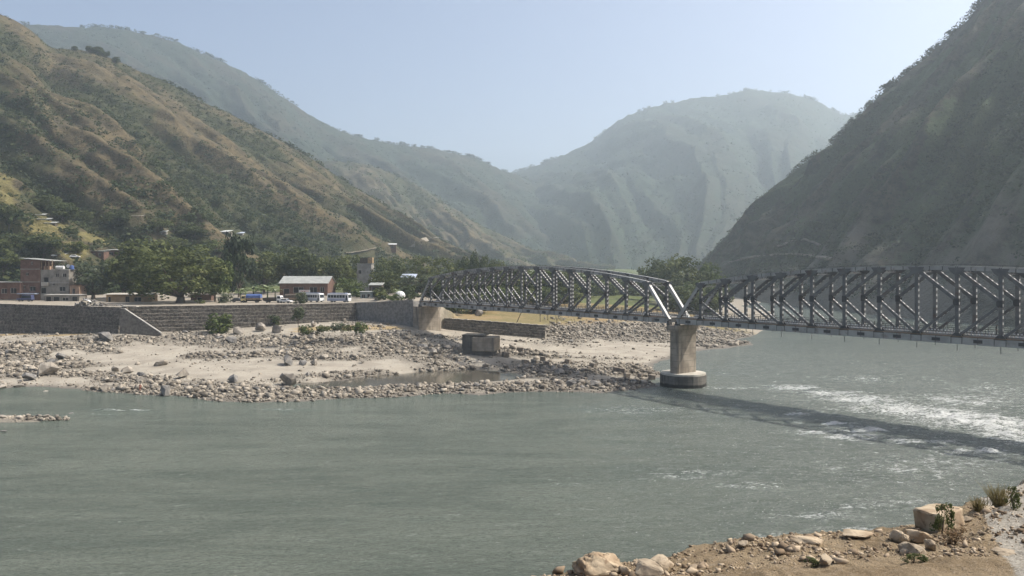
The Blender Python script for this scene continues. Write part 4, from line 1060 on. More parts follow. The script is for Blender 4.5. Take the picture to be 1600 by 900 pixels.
def bus(label, loc, rz, col, low, roofc, L=8.5):
    t = thing('parked_bus', label, 'bus', loc, rz, 'buses parked on the terrace'); Wd = 2.35; Hh = 3.0
    P_ = paint('bus_paint', col); Q = paint('bus_skirt_paint', low)
    MB().prism_y([(-L / 2, .45), (L / 2, .45), (L / 2, 1.5), (L / 2 - .18, Hh - .1), (L / 2 - .4, Hh), (-L / 2 + .2, Hh), (-L / 2, Hh - .2)], -Wd / 2, Wd / 2).build('body', P_, t, bevel=.06)
    for s in (-1, 1):
        MB().b2((-L / 2 + .1, s * Wd / 2 - .02, .55), (L / 2 - .15, s * Wd / 2 + .02, 1.35)).build('skirt_panel', Q, t)
        for j in range(6):
            x = -L / 2 + .35 + j * (L - 1.5) / 6
            MB().b2((x, s * Wd / 2 - .02, 1.55), (x + (L - 1.5) / 6 - .12, s * Wd / 2 + .025, 2.5)).build('side_window', M['glass'], t)
        MB().box((L / 2 - .02, s * .85, .85), (.1, .34, .22)).build('headlight', M['white'], t)
    MB().b2((L / 2 - 1.0, -Wd / 2 - .03, .6), (L / 2 - .35, -Wd / 2 - .01, 2.45)).build('door', M['glass'], t)
    MB().bar((L / 2 + .01, 0, 1.55), (L / 2 - .14, 0, 2.6), Wd - .35, .03, (0, 1, 0)).build('windscreen', M['glass'], t)
    MB().b2((-L / 2 + .8, -.9, Hh), (L / 2 - 1.2, .9, Hh + .22)).build('roof_rack', paint('bus_roof', roofc), t)
    put_wheels(t, (-L * .28, L * .33), Wd / 2 - .12, .46)
    return t
def truck(label, loc, rz, cabc, L=6.0, cover=None, name='parked_truck', load=None):
    t = thing(name, label, 'truck', loc, rz); Wd = 2.2; P_ = paint('truck_cab_paint', cabc)
    c0 = L / 2 - 1.6
    MB().prism_y([(c0, .6), (L / 2, .6), (L / 2, 1.35), (L / 2 - .35, 2.35), (c0, 2.35)], -Wd / 2 + .1, Wd / 2 - .1).build('cab', P_, t, bevel=.07)
    for s in (-1, 1):
        MB().prism_y([(c0 + .25, 1.4), (L / 2 - .18, 1.4), (L / 2 - .42, 2.15), (c0 + .25, 2.15)], s * (Wd / 2 - .1) - .02, s * (Wd / 2 - .1) + .02).build('side_window', M['glass'], t)
        MB().box((L / 2, s * .75, .85), (.08, .3, .2)).build('headlight', M['white'], t)
    MB().bar((L / 2 - .02, 0, 1.42), (L / 2 - .33, 0, 2.2), Wd - .5, .03, (0, 1, 0)).build('windscreen', M['glass'], t)
    MB().b2((-L / 2, -Wd / 2, .75), (c0 - .1, Wd / 2, .95)).b2((-L / 2, -.5, .5), (L / 2 - .1, .5, .7)).build('chassis', M['dark'], t)
    m = MB()
    for s in (-1, 1): m.b2((-L / 2, s * Wd / 2 - .05, .95), (c0 - .1, s * Wd / 2 + .05, 1.6))
    m.b2((-L / 2, -Wd / 2 + .05, .95), (-L / 2 + .1, Wd / 2 - .05, 1.6)).build('load_bed', load or M['wood'], t)
    if cover:
        pr = [(-Wd / 2, 1.58)] + [(Wd / 2 * math.cos(a) * -1, 2.3 + .55 * math.sin(a)) for a in np.linspace(0, math.pi, 7)] + [(Wd / 2, 1.58)]
        n = len(pr); x0, x1 = -L / 2 + .02, c0 - .15
        MB().add([(x0, y, z) for y, z in pr] + [(x1, y, z) for y, z in pr], [(i, (i + 1) % n, n + (i + 1) % n, n + i) for i in range(n)] + [tuple(range(n)), tuple(range(n, 2 * n))[::-1]]).build('tarpaulin', cover, t)
    put_wheels(t, (-L * .28, L * .34), Wd / 2 - .15, .42)
    return t
def vz(px, Y): return float(H(np.array([wx(px, Y)]), np.array([Y]))[0])
def vloc(px, Y): return (wx(px, Y), Y, vz(px, Y) + .01)
car('dark blue jeep parked under the pale awning of the brick house', vloc(40, 274), math.pi, (.06, .07, .14), 5.2, 1.9, 2.2, True, 'parked_jeep')
p = hill_hit(117, 403.5)
if p: 
    car('small white car on the hill track above the concrete roof', (p.x, p.y, p.z + .1), .3, (.72, .72, .7))
truck('truck with a blue tarpaulin parked by the banana plants', vloc(393, 268), math.pi, (.55, .45, .2), 6.6, M['blue_sheet'])
truck('white nosed flatbed truck between the blue truck and the buses', vloc(427, 266), -.15, (.75, .74, .7), 6.4, None, 'flatbed_truck', M['wood_dark'])
truck('dark lorry with a canvas hood in front of the workshop', vloc(462, 270), .1, (.12, .12, .11), 6.8, M['wood_dark'])
bus('white fronted bus with a dark roof beside the workshop', vloc(490, 272), -.5, (.74, .74, .72), (.4, .42, .46), (.12, .14, .2), 7.6)
bus('blue and white bus parked nearest the grey site cabin', vloc(530, 270), -.25, (.68, .69, .70), (.3, .33, .42), (.1, .13, .24), 7.8)
car('small dark car beside the blue tarpaulin truck', vloc(372, 270), .1, (.05, .05, .055))
car('pale car parked at the edge of the terrace beneath a bush', vloc(447, 264), -.3, (.6, .6, .58))

# ------------------------------------------------------------------ trees
def crown_mesh(name, mat, seed, nl=2600, lumps=26, leaf=.05, shape='round', spread=.30, gap=.0):
    """crown in a unit box: x,y in -.5..+.5, z 0..1"""
    r = np.random.default_rng(seed); cs = []
    while len(cs) < lumps:
        p = r.uniform(-1, 1, 3)
        if shape == 'round': ok = np.linalg.norm(p * [1, 1, 1.05]) < .78
        elif shape == 'broad': ok = (np.hypot(p[0], p[1]) < .8) and p[2] < .7 * (1 - .55 * np.hypot(p[0], p[1]) ** 2) and p[2] > -.75
        elif shape == 'tall': ok = np.hypot(p[0], p[1]) < .62 * (1 - .35 * abs(p[2] + .1) ** 2)
        else: ok = np.hypot(p[0], p[1]) < .75 * (1 - (p[2] + 1) / 2) + .1
        if ok: cs.append(p)
    cs = np.array(cs); rad = r.uniform(.65, 1.25, lumps) * spread
    n = nl; i = r.integers(0, lumps, n)
    d = r.normal(size=(n, 3)); d /= np.linalg.norm(d, axis=1)[:, None]
    q = cs[i] + d * rad[i][:, None] * (r.uniform(.35, 1.0, n) ** .5)[:, None]
    q[:, 2] = q[:, 2]
    c = np.c_[q[:, 0] * .5, q[:, 1] * .5, (q[:, 2] + 1) / 2]
    nrm = d + r.normal(scale=.6, size=(n, 3)) + np.array([0, 0, .25]); nrm /= np.linalg.norm(nrm, axis=1)[:, None]
    a = np.cross(nrm, r.normal(size=(n, 3))); a /= np.linalg.norm(a, axis=1)[:, None]; b = np.cross(nrm, a)
    s = (leaf * r.uniform(.55, 1.35, n))[:, None]
    for ax_, lo, hi in ((0, -.5, .5), (1, -.5, .5), (2, 0, 1)):      # fill the unit box
        q0, q1 = np.percentile(c[:, ax_], [1.0, 99.0]); sc_ = (hi - lo) / (q1 - q0)
        c[:, ax_] = lo + (c[:, ax_] - q0) * sc_
        cs[:, ax_] = (lo + ((cs[:, ax_] * .5 if ax_ < 2 else (cs[:, ax_] + 1) / 2) - q0) * sc_) * (2 if ax_ < 2 else 1)
        if ax_ == 2: cs[:, 2] = cs[:, 2] * 2 - 1
    V = np.stack([c - a * s, c - b * s * .6, c + a * s, c + b * s * .6], 1).reshape(-1, 3)
    tint = np.clip(r.uniform(0, 1, lumps)[i] * .6 + r.uniform(0, .4, n), 0, 1)
    return np_mesh(name, V, np.arange(len(V)).reshape(-1, 4), mat, False, {'tint': np.repeat(tint, 4)}), cs, rad
def trunk_mesh(cs, seed, frac, kind):
    """tapered trunk with limbs into the crown; z from 0 (ground) to 1 (top), crown starts at frac"""
    r = random.Random(seed); m = MB(); w = .035 if kind != 'broad' else .05
    top = Vector((r.uniform(-.04, .04), r.uniform(-.04, .04), frac + (1 - frac) * .35))
    p = Vector((0, 0, -.02)); n = 4
    for j in range(n):
        q = top * ((j + 1) / n) + Vector((r.uniform(-.012, .012), r.uniform(-.012, .012), 0)) * (j < n - 1)
        m.tube(p, q, w * (1.25 if j == 0 else 1 - .18 * j), w * (1 - .18 * (j + 1)), 7, cap=False); p = q
    order = list(range(len(cs))); r.shuffle(order)
    for j in order[:9]:
        c = cs[j]; e = Vector((c[0] * .5, c[1] * .5, frac + (1 - frac) * (c[2] + 1) / 2)); s = Vector((top.x, top.y, 0)) * .7 + Vector((0, 0, frac * r.uniform(.6, 1.0)))
        mid = (s + e) / 2 + Vector((0, 0, -.03)); m.tube(s, mid, w * .5, w * .33, 5, cap=False); m.tube(mid, e, w * .33, w * .1, 5, cap=False)
    return m.mesh('trunk', M['bark'], smooth=True)
KINDS = {}
def tree_kind(key, mat, shape, frac, nl, leaf, lumps, spread, n=2):
    KINDS[key] = []
    for s in range(n):
        cm, cs, rad = crown_mesh('crown', mat, hash(key) % 1000 * 0 + sum(map(ord, key)) * 7 + s, nl, lumps, leaf, shape, spread)
        KINDS[key].append((cm, trunk_mesh(cs, s + len(key), frac, shape), frac))
tree_kind('banyan', M['leaf'], 'broad', .16, 7000, .026, 60, .22, 1)
tree_kind('round', M['leaf'], 'round', .22, 3000, .042, 34, .27, 3)
tree_kind('dark', M['leaf_dark'], 'round', .2, 3000, .042, 34, .27, 2)
tree_kind('talldark', M['leaf_black'], 'tall', .12, 3000, .045, 34, .27, 1)
tree_kind('grey', M['leaf_grey'], 'broad', .2, 2600, .04, 36, .23, 2)
tree_kind('light', M['leaf_light'], 'round', .2, 2600, .042, 34, .25, 2)
tree_kind('sparse', M['leaf'], 'round', .3, 1300, .04, 30, .22, 2)
tree_kind('dense', M['leaf'], 'round', .04, 3400, .045, 40, .26, 2)
tree_kind('densedark', M['leaf_dark'], 'round', .04, 3400, .045, 40, .26, 1)
_tc = 0
def tree(label, kind, px, top_py, w_px, Y, z=None, name='tree', dpt=1.0, group='trees around the village', base=None):
    global _tc
    X = wx(px, Y); z = float(H(np.array([X]), np.array([Y]))[0]) if z is None else z
    zt = wz(top_py, Y); h = max(1.5, zt - z); w = w_px * Y / F
    _tc += 1; r = random.Random(_tc)
    cm, tm, fr = KINDS[kind][_tc % len(KINDS[kind])]
    t = thing(name, label, 'tree', (X, Y, z), r.uniform(0, 6.28), group)
    link('trunk', tm, t, (0, 0, 0), (0, 0, 0), (w, w, h))
    link('crown', cm, t, (0, 0, h * fr), (0, 0, 0), (w * 1.0, w * dpt, h * (1 - fr)))
    return t
tree('huge spreading dark green tree at the edge of the stone wall', 'banyan', 282, 388, 132, 266, dpt=.9)
tree('tall bushy tree behind the mud shed, joined to the huge spreading tree', 'round', 226, 378, 92, 292)
tree('wide grey green tree between the concrete house and the mud shed', 'grey', 146, 412, 62, 292)
tree('dark tree behind the grey green tree and the slope houses', 'dark', 192, 402, 62, 305)
tree('olive tree whose crown forms the far side of the huge spreading tree', 'light', 336, 408, 52, 275)
tree('tall narrow almost black tree above the banana plants', 'talldark', 373, 368, 46, 312)
tree('shadowy tree behind the narrow black tree', 'round', 344, 408, 44, 345)
tree('green tree behind the banana plants', 'round', 412, 396, 56, 345)
tree('broad dark tree behind the workshop roof', 'dark', 462, 387, 62, 350)
tree('dark tree close behind the ridge of the workshop roof', 'dark', 495, 402, 42, 345)
tree('large dense tree at the end of the workshop', 'round', 522, 402, 58, 335)
tree('yellow green bushy tree in front of the tower house', 'light', 548, 436, 44, 318)
tree('slim tree standing just behind the tower house', 'sparse', 548, 398, 34, 375)
tree('dark tree covering one side of the tower house', 'dark', 602, 408, 40, 338)
tree('feathery tree beside the blue roofed hut', 'sparse', 612, 403, 50, 350)
tree('green tree in front of the blue roofed hut', 'round', 604, 425, 50, 312)
tree('loose crowned tree behind the sloping end of the truss', 'sparse', 656, 401, 58, 350)
tree('second loose tree behind the end of the truss', 'sparse', 688, 403, 46, 360)
tree('leafy tree close to the bridge entrance', 'grey', 650, 430, 50, 300)
tree('small round dark tree topmost above the bridge chord', 'dark', 738, 396, 24, 385)
tree('small tree just beside the round dark tree over the chord', 'dark', 756, 402, 18, 388)
tree('low tree on the other side of the round dark tree over the chord', 'dark', 719, 404, 26, 380)
tree('low broad tree under the middle of the arched chord', 'round', 776, 408, 30, 392)
for px, tp, w_, Y, kd, lb in ((694, 428, 66, 305, 'densedark', 'dark tree seen through the truss right over the abutment'), (728, 424, 74, 318, 'dense', 'dense tree seen through the truss beside the dark one at the abutment'),
                        (762, 420, 76, 330, 'densedark', 'dark tree seen through the truss above the boulder'), (797, 420, 74, 345, 'dense', 'green tree behind the middle of the near truss'),
                        (832, 418, 76, 352, 'light', 'light green tree behind the tallest truss posts'), (868, 424, 72, 365, 'dense', 'green tree seen through the falling side of the arch'),
                        (905, 428, 66, 440, 'densedark', 'dark tree by the edge of the green field'), (940, 430, 60, 470, 'dense', 'tree at the back of the green field'), (972, 429, 60, 490, 'densedark', 'small dark tree at the back of the green field'),
                        (1004, 428, 60, 500, 'dense', 'sparse tree at the back of the green field'), (742, 456, 52, 290, 'dense', 'bushy tree in shade below the deck line'), (706, 466, 44, 276, 'densedark', 'dark thicket tree under the deck beside the abutment'),
                        (812, 450, 56, 318, 'dense', 'round leafy tree low behind the truss middle'), (778, 447, 50, 305, 'light', 'pale green bushy tree low behind the truss'), (852, 452, 50, 330, 'densedark', 'dark bushy tree low behind the falling arch'),
                        (886, 450, 44, 345, 'dense', 'leafy bushy tree at the near corner of the green field')):
    tree(lb, kd, px, tp, w_, Y)
tree('tall leafy tree above the gap between the two spans', 'round', 1068, 403, 72, 400, group='trees on the far river bank')
tree('darker tree left of the tall leafy tree at the gap between spans', 'dark', 1030, 407, 60, 430, group='trees on the far river bank')
tree('yellowish tree between the tall leafy tree and the river', 'light', 1112, 414, 48, 410, group='trees on the far river bank')
tree('low leafy tree under the start of the second span', 'light', 1096, 440, 52, 370, group='trees on the far river bank')
tree('bushy tree on the far bank between the small waterline tree and the leafy trees', 'dense', 1098, 452, 60, 352, group='trees on the far river bank')
tree('dark thicket tree on the far bank low behind the pier head', 'densedark', 1062, 450, 60, 345, group='trees on the far river bank')
tree('low dark tree behind the end post of the first span', 'dark', 1048, 436, 48, 385, group='trees on the far river bank')
tree('small tree on the bank at the waterline under the second span', 'round', 1126, 446, 34, 400, group='trees on the far river bank')
for px, tp, w_, pyb, kd, lb in ((14, 318, 34, 358, 'dark', 'dark tree high on the slope at the left edge'), (22, 366, 54, 404, 'round', 'bushy tree on the slope behind the brick house'), (68, 366, 54, 402, 'dark', 'broad dark tree on the slope above the brick house'),
                              (98, 318, 44, 346, 'dark', 'dark tree beside the stepped tin roofs'), (74, 306, 38, 330, 'round', 'tree just above the stepped tin roofs'), (36, 388, 50, 424, 'grey', 'grey green tree right behind the tin roof of the brick house'),
                              (4, 392, 44, 432, 'round', 'green tree at the left edge above the low brick house'), (125, 330, 34, 352, 'round', 'tree on the slope between the tin roofs and the pale hut'), (186, 330, 36, 352, 'dark', 'dark tree on the slope under the pale hut'),
                              (246, 342, 44, 366, 'round', 'wide tree on the slope above the white roofed house'), (300, 352, 40, 376, 'dark', 'dark tree on the wooded slope above the huge tree'), (270, 372, 38, 392, 'round', 'tree on the slope peeping over the huge tree'),
                              (328, 376, 36, 398, 'light', 'light tree on the slope over the olive crown'), (410, 372, 34, 392, 'dark', 'dark tree on the slope behind the banana plants'), (118, 378, 30, 396, 'light', 'light bush tree beside the hill track')):
    p = hill_hit(px, pyb)
    if p is not None: tree(lb, kd, px, tp, w_, p.y, p.z - .3, group='trees on the lower slope')
# crest trees of the brown hill and of the far mountains
for j, (px, pyb, hp, lb) in enumerate(((117, 78, 6, 'lone tree on the crest of the brown hill nearest the summit'), (141, 81, 9, 'rounded tree of the crest pair on the brown hill'), (153, 84, 11, 'tallest tree of the crest row on the brown hill'), (165, 88, 8, 'tree ending the crest row on the brown hill'), (182, 96, 7, 'small tree below the crest row on the brown hill'))):
    p = hill_hit(px, pyb + 2)
    if p is not None: tree(lb, 'dark', px, pyb - hp, hp * 1.5, p.y, p.z - .5, group='trees along the hill crest')

# banana plants
def banana_mesh(seed):
    r = random.Random(seed); V = []; Fs = []
    for j in range(11):
        a = j * 2.4 + r.uniform(-.3, .3); L = r.uniform(2.2, 3.2); w = .45; up = r.uniform(.5, 1.4)
        p = Vector((0, 0, 2.2)); d = Vector((math.cos(a), math.sin(a), up)).normalized(); s = Vector((-math.sin(a), math.cos(a), 0)); n = 6; b = len(V)
        for i in range(n + 1):
            t_ = i / n; ww = w * math.sin(math.pi * min(1, t_ * .9 + .08)) ** .6
            V += [tuple(p + s * ww + Vector((0, 0, .1))), tuple(p), tuple(p - s * ww + Vector((0, 0, .1)))]
            p = p + d * (L / n); d = (d + Vector((0, 0, -.28))).normalized()
        for i in range(n):
            q = b + 3 * i; Fs += [(q, q + 1, q + 4, q + 3), (q + 1, q + 2, q + 5, q + 4)]
    return np_mesh('leaves', V, Fs, M['banana'], False, {'tint': np.repeat(np.random.default_rng(seed).uniform(0, 1, 11), 21)})
BAN = [banana_mesh(s) for s in range(3)]
stem = MB().tube((0, 0, -.2), (0, 0, 2.4), .2, .12, 8).mesh('stem', M['leaf_light'])
for j, (px, Y, s, lb) in enumerate(((384, 292, 1.2, 'banana plant beside the huge tree'), (396, 300, 1.5, 'tall banana plant with tattered pale leaves'), (408, 296, 1.3, 'banana plant in the middle of the clump'), (418, 302, 1.5, 'banana plant behind the flatbed truck'), (430, 297, 1.25, 'banana plant nearest the workshop wall'), (376, 283, 1.0, 'low banana plant at the foot of the narrow black tree'))):
    t = thing('banana_plant', lb, 'plant', (wx(px, Y), Y, 13.5), j * 1.1, 'banana plants by the workshop', (s, s, s))
    link('leaves', BAN[j % 3], t); link('stem', stem, t)

# bushes
def bush_mesh(seed, mat, nl=700, leaf=.075):
    return crown_mesh('foliage', mat, seed, nl, 16, leaf, 'round', .34)[0]
BUSH = {'g': [bush_mesh(1, M['leaf']), bush_mesh(2, M['leaf'])], 'l': [bush_mesh(3, M['leaf_light'])], 'y': [bush_mesh(4, M['leaf_grey'])], 'd': [bush_mesh(5, M['leaf_dark'])], 'r': [bush_mesh(6, M['dry_bush'], 500, .06)]}
_bc = 0
def bush(label, kd, x, y, z, w, h, group=None, cat='bush', name='bush'):
    global _bc; _bc += 1
    t = thing(name, label, cat, (x, y, z), _bc * 1.7, group)
    link('foliage', BUSH[kd][_bc % len(BUSH[kd])], t, (0, 0, -.12 * h), (0, 0, 0), (w, w, h * 1.1))
    m = MB(); r = random.Random(_bc)
    for j in range(5): m.tube((0, 0, -.1 * h), (r.uniform(-.25, .25) * w, r.uniform(-.25, .25) * w, h * r.uniform(.5, .8)), .035 * h, .012 * h, 5, cap=False)
    m.build('stems', M['bark'], t)
    return t
for px, py, w_, hp, kd, lb in ((340, 520, 40, 30, 'l', 'pale green bush among boulders in front of the stone basket wall'), (424, 508, 26, 16, 'd', 'dark bush at the foot of the stone basket wall'), (478, 503, 22, 13, 'l', 'green bush at the wall foot behind the pale boulders'),
                             (505, 502, 22, 11, 'g', 'low bush at the middle of the wall foot'), (528, 500, 22, 11, 'y', 'grey green bush near the dark corner of the wall'), (563, 501, 24, 15, 'l', 'leafy bush in the dark corner where the wing wall starts'),
                             (545, 500, 18, 9, 'g', 'small bush beside the leafy corner bush'), (445, 505, 20, 11, 'g', 'low bush under the sapling'), (1105, 492, 30, 16, 'l', 'yellow green bush at the top of the rubble slope under the span'), (1060, 486, 26, 14, 'g', 'bush behind the river pier head')):
    x, y, z = gpt(px, py); s = y / F; bush(lb, kd, x, y, z, w_ * s, hp * s)
for px, Y, w_, hp, kd, lb in ((470, 258, 20, 18, 'y', 'flowering pale bush leaning over the wall before the workshop'), (600, 268, 26, 12, 'g', 'bush on the terrace near the bridge end'), (618, 262, 24, 10, 'l', 'light bush beside the wing wall top'), (640, 272, 20, 12, 'd', 'dark bush at the entrance of the bridge'),
                            (600, 282, 34, 18, 'g', 'round bush before the white tent'), (640, 290, 30, 20, 'd', 'dark bush behind the white tent'), (312, 262, 16, 6, 'g', 'low weed bush under the huge tree'), (560, 290, 26, 14, 'l', 'light bush behind the site cabin'), (350, 268, 20, 14, 'y', 'pale bush between the huge tree and the truck')):
    x = wx(px, Y); z = vz(px, Y); bush(lb, kd, x, Y, z, w_ * Y / F, hp * Y / F)
# thin sapling in front of the wall, leaning pole and bare saplings on the field
def sapling(label, px, py, hp, spread, name='sapling', leaves=None):
    x, y, z = gpt(px, py); s = y / F; h = hp * s
    t = thing(name, label, 'sapling', (x, y, z)); m = MB(); r = random.Random(px)
    m.tube((0, 0, -.2), (0, 0, h * .55), .07, .05, 6)
    for j in range(5):
        e = (r.uniform(-1, 1) * spread * s, r.uniform(-.5, .5) * spread * s, h * r.uniform(.8, 1.0)); m.tube((0, 0, h * r.uniform(.35, .55)), e, .045, .02, 5)
    m.build('stem', M['wood_dark'], t)
    if leaves: link('foliage', BUSH[leaves][0], t, (0, 0, h * .55), (0, 0, 0), (spread * s * 2.2, spread * s * 2, h * .5))
sapling('thin sapling growing in front of the stone basket wall', 466, 504, 40, 9, leaves='y')
YB = 268
for px, yy, hp, lb in ((844, 272, 18, 'forked bare sapling seen just under the deck'), (856, 276, 16, 'slender bare sapling beside the forked one'), (870, 268, 17, 'dark forked sapling nearest the end of the low wall')):
    s = yy / F; t = thing('sapling', lb, 'sapling', (wx(px, yy), yy, vz(px, yy))); m = MB(); h = hp * s; r = random.Random(px)
    m.tube((0, 0, -.2), (0, 0, h * .5), .11, .08, 6)
    for j in range(4): m.tube((0, 0, h * .45), (r.uniform(-1.2, 1.2), r.uniform(-.6, .6), h), .06, .025, 5)
    m.build('stem', M['wood_dark'], t)
s = 262 / F; t = thing('leaning_pole', 'dark timber pole leaning over the low wall beyond the bridge', 'pole', (wx(807, 259), 259, vz(807, 262)))
MB().tube((0, 0, -.2), (2.0, .5, 4.2), .14, .1, 8).build('pole', M['wood_dark'], t)
# ------------------------------------------------------------------ rocks
def hull_rock(seed, n=16, flat=.7):
    r = np.random.default_rng(seed); p = r.normal(size=(n, 3)); p /= np.linalg.norm(p, axis=1)[:, None]
    p *= r.uniform(.75, 1.0, n)[:, None]; p[:, 2] *= flat; p[:, 0] *= r.uniform(.8, 1.2)
    bm = bmesh.new(); [bm.verts.new(q) for q in p]
    bmesh.ops.convex_hull(bm, input=bm.verts)
    bmesh.ops.delete(bm, geom=[v for v in bm.verts if not v.link_faces], context='VERTS')
    bmesh.ops.triangulate(bm, faces=bm.faces); bmesh.ops.recalc_face_normals(bm, faces=bm.faces)
    me = bpy.data.meshes.new('rock'); bm.to_mesh(me); bm.free(); return me
def rock_arrays(me):
    V = np.empty(len(me.vertices) * 3); me.vertices.foreach_get('co', V)
    return V.reshape(-1, 3), np.array([tuple(p.vertices) for p in me.polygons])
SMALL = [rock_arrays(hull_rock(100 + s, 11)) for s in range(10)]
def scatter_rocks(name, pos, size, mat, label, seed, sink=.25):
    r = np.random.default_rng(seed); VV = []; FF = []; TT = []; b = 0
    which = r.integers(0, len(SMALL), len(pos)); ang = r.uniform(0, 2 * np.pi, len(pos)); tint = r.uniform(0, 1, len(pos))
    for w in range(len(SMALL)):
        i = np.where(which == w)[0]
        if not len(i): continue
        V, Fs = SMALL[w]; ca, sa = np.cos(ang[i])[:, None], np.sin(ang[i])[:, None]; s = size[i][:, None]
        x = (V[:, 0] * ca - V[:, 1] * sa) * s + pos[i, 0:1]; y = (V[:, 0] * sa + V[:, 1] * ca) * s + pos[i, 1:2]; z = V[:, 2] * s + pos[i, 2:3] + s * sink
        VV.append(np.stack([x, y, z], -1).reshape(-1, 3)); FF.append((Fs[None] + (np.arange(len(i)) * len(V))[:, None, None]).reshape(-1, 3) + b)
        TT.append(np.repeat(tint[i], len(V))); b += len(i) * len(V)
    o = link(name, np_mesh(name, np.concatenate(VV), np.concatenate(FF), mat, False, {'tint': np.concatenate(TT)}))
    tag(o, label, 'stones', None, 'stuff'); return o
k = NT('river_stones'); c = k.coord(); tn = k.attr('tint')
col = k.mix(k.ramp(tn, 0, 1), (.085, .073, .058), (.38, .335, .27)); col = k.mix(k.ramp(k.noise(c, 2.2, 4), .4, .7), col, (.22, .192, .152)); k.color(col)
k.bump(k.noise(c, 6, 4), .4, .05); M['stones'] = k.set(.9, 0, .2)
r = np.random.default_rng(21)
n = 360000
X = r.uniform(-215, 92, n); Y = r.uniform(150, 318, n)
Z = H(X, Y); rk = rockiness(X, Y); yw = np.interp(X, _wl[:, 0], _wl[:, 1])
edge = np.exp(-((Z - .3) / .35) ** 2) * .45
px_ = 800 + X / Y * F
pool_ = (Z < .1) & (Y > 166)
ok = (Z > -.12) & ~pool_ & ((Y < yw - 1.2) | (X > 11)) & (r.uniform(0, 1, n) < np.clip((rk - .08) * 1.3 + edge * (Y < 176), 0.03, 1)) & (px_ > -330) & (px_ < 1240)
X, Y, Z, rk = X[ok], Y[ok], Z[ok], rk[ok]
sz = np.where(r.uniform(0, 1, len(X)) < .84, .07 + r.gamma(1.1, .085, len(X)), .25 + r.gamma(1.5, .2, len(X))) * (.55 + .6 * np.clip(rk, 0, 1)); sz = np.clip(sz, .08, 1.2)
lim = 52000
scatter_rocks('bank_stones', np.c_[X, Y, Z][:lim], sz[:lim], M['stones'], 'grey broken stones strewn over the sandy river bank', 4)

ROCKS = [hull_rock(s, 15, .72) for s in range(14)]
for me_ in ROCKS: me_.materials.append(M['rock'])
ROCKD = [m_.copy() for m_ in ROCKS[:6]]
for me_ in ROCKD: me_.materials.clear(); me_.materials.append(M['rock_dark'])
def boulder(label, px, py, w, h, dark=False, rz=0.0, v=None, tilt=0.0, name='boulder', group=None, dpt=.8):
    x, y, z = gpt(px, py); s = y / F; ww, hh = w * s / 2, h * s
    lst = ROCKD if dark else ROCKS
    me_ = lst[(v if v is not None else int(px * 7 + py)) % len(lst)]
    o = link(name, me_, None, (x, y + ww * .4, z + hh * .38), (tilt, tilt * .6, rz), (ww * 1.08, ww * dpt, hh * .85))
    return tag(o, label, 'boulder', group)
for a in (('pointed grey boulder alone on the pale sand', 247, 572, 26, 14), ('brown pointed boulder on the sand near the shore stones', 284, 591, 26, 15), ('round dark boulder at the edge of the stony shore strip', 179, 582, 15, 12),
          ('flat wide boulder beside the round dark boulder', 197, 584, 18, 12), ('large dark cubic boulder standing at the waterline', 257, 621, 23, 21, True), ('long flat dark boulder in the rubble below the ramp wall', 160, 534, 38, 16, True),
          ('rounded grey boulder resting against the wall below the ramp corner', 180, 520, 21, 10), ('small pale round boulder on the dry grass at the wall foot', 111, 521, 9, 8), ('light slab shaped boulder leaning over a dark hollow', 70, 588, 36, 24), ('dark boulder under the leaning light slab', 42, 595, 30, 14, True),
          ('long low slab in the rubble before the pale green bush', 360, 536, 30, 11, True), ('pale slanted boulder right beside the pale green bush', 372, 523, 24, 17), ('broad pale grey boulder on the gravel before the wall', 406, 518, 22, 15), ('pale squarish boulder beside the broad pale grey boulder', 431, 521, 22, 15),
          ('round grey boulder in the bushes of the wall foot', 489, 511, 15, 10), ('dark steep boulder on the middle of the sand flat', 447, 571, 28, 17, True), ('dark boulder next to the steep one on the sand flat', 472, 571, 19, 11, True), ('grey round boulder third beside the dark pair on the sand flat', 490, 571, 16, 13),
          ('small boulder alone on the sand by the gravel slope', 565, 568, 11, 8), ('biggest pointed boulder at the sand edge, one face lit', 450, 604, 40, 24), ('dark angular boulder beside the biggest pointed one', 362, 598, 28, 13, True), ('brown boulder in the truss shadow at the foot of the rubble', 677, 556, 19, 13),
          ('small dark boulder by the pool head', 480, 588, 12, 8, True), ('flat boulder on the sand behind the dark pair', 505, 561, 24, 9), ('flat broken slab boulder on the gravel edge', 556, 562, 14, 8), ('pale flat slab lying in dry grass', 525, 517, 19, 6), ('whitish concrete like slab below the wing wall', 602, 520, 20, 4),
          ('rock beside the ruined concrete block', 800, 543, 14, 9), ('tilted pale rock right of the ruined concrete block', 784, 553, 14, 10), ('flat rock in front of the low wall end', 700, 547, 20, 8), ('wide flat rock in shadow left of the ruined block', 662, 543, 20, 7, True),
          ('big brown boulder under the bridge on the dry field edge', 748, 494, 14, 11), ('pale boulder standing in the shallows at the left shore', 28, 606, 18, 5), ('small pale stone alone in the water off the left shore', 70, 614, 8, 5), ('whitish boulder half out of the water at the frame edge', 3, 607, 12, 8),
          ('grey boulder at the shoreline beside the person', 160, 611, 22, 12), ('dark boulder in the shore strip near the pier', 745, 604, 13, 9, True), ('rock on the end of the shore strip by the pier', 992, 600, 13, 8, True), ('flat dark boulder on the shore strip facing the river', 720, 611, 14, 7, True),
          ('grey flat boulder in the rubble at the left frame edge', 18, 553, 26, 11), ('sharp dark boulder in the left rubble field', 93, 562, 22, 12, True), ('pale rounded boulder in the left rubble field', 23, 570, 17, 9)):
    boulder(*a[:5], dark=len(a) > 5, rz=a[1] * .37, tilt=.12 * math.sin(a[1]))
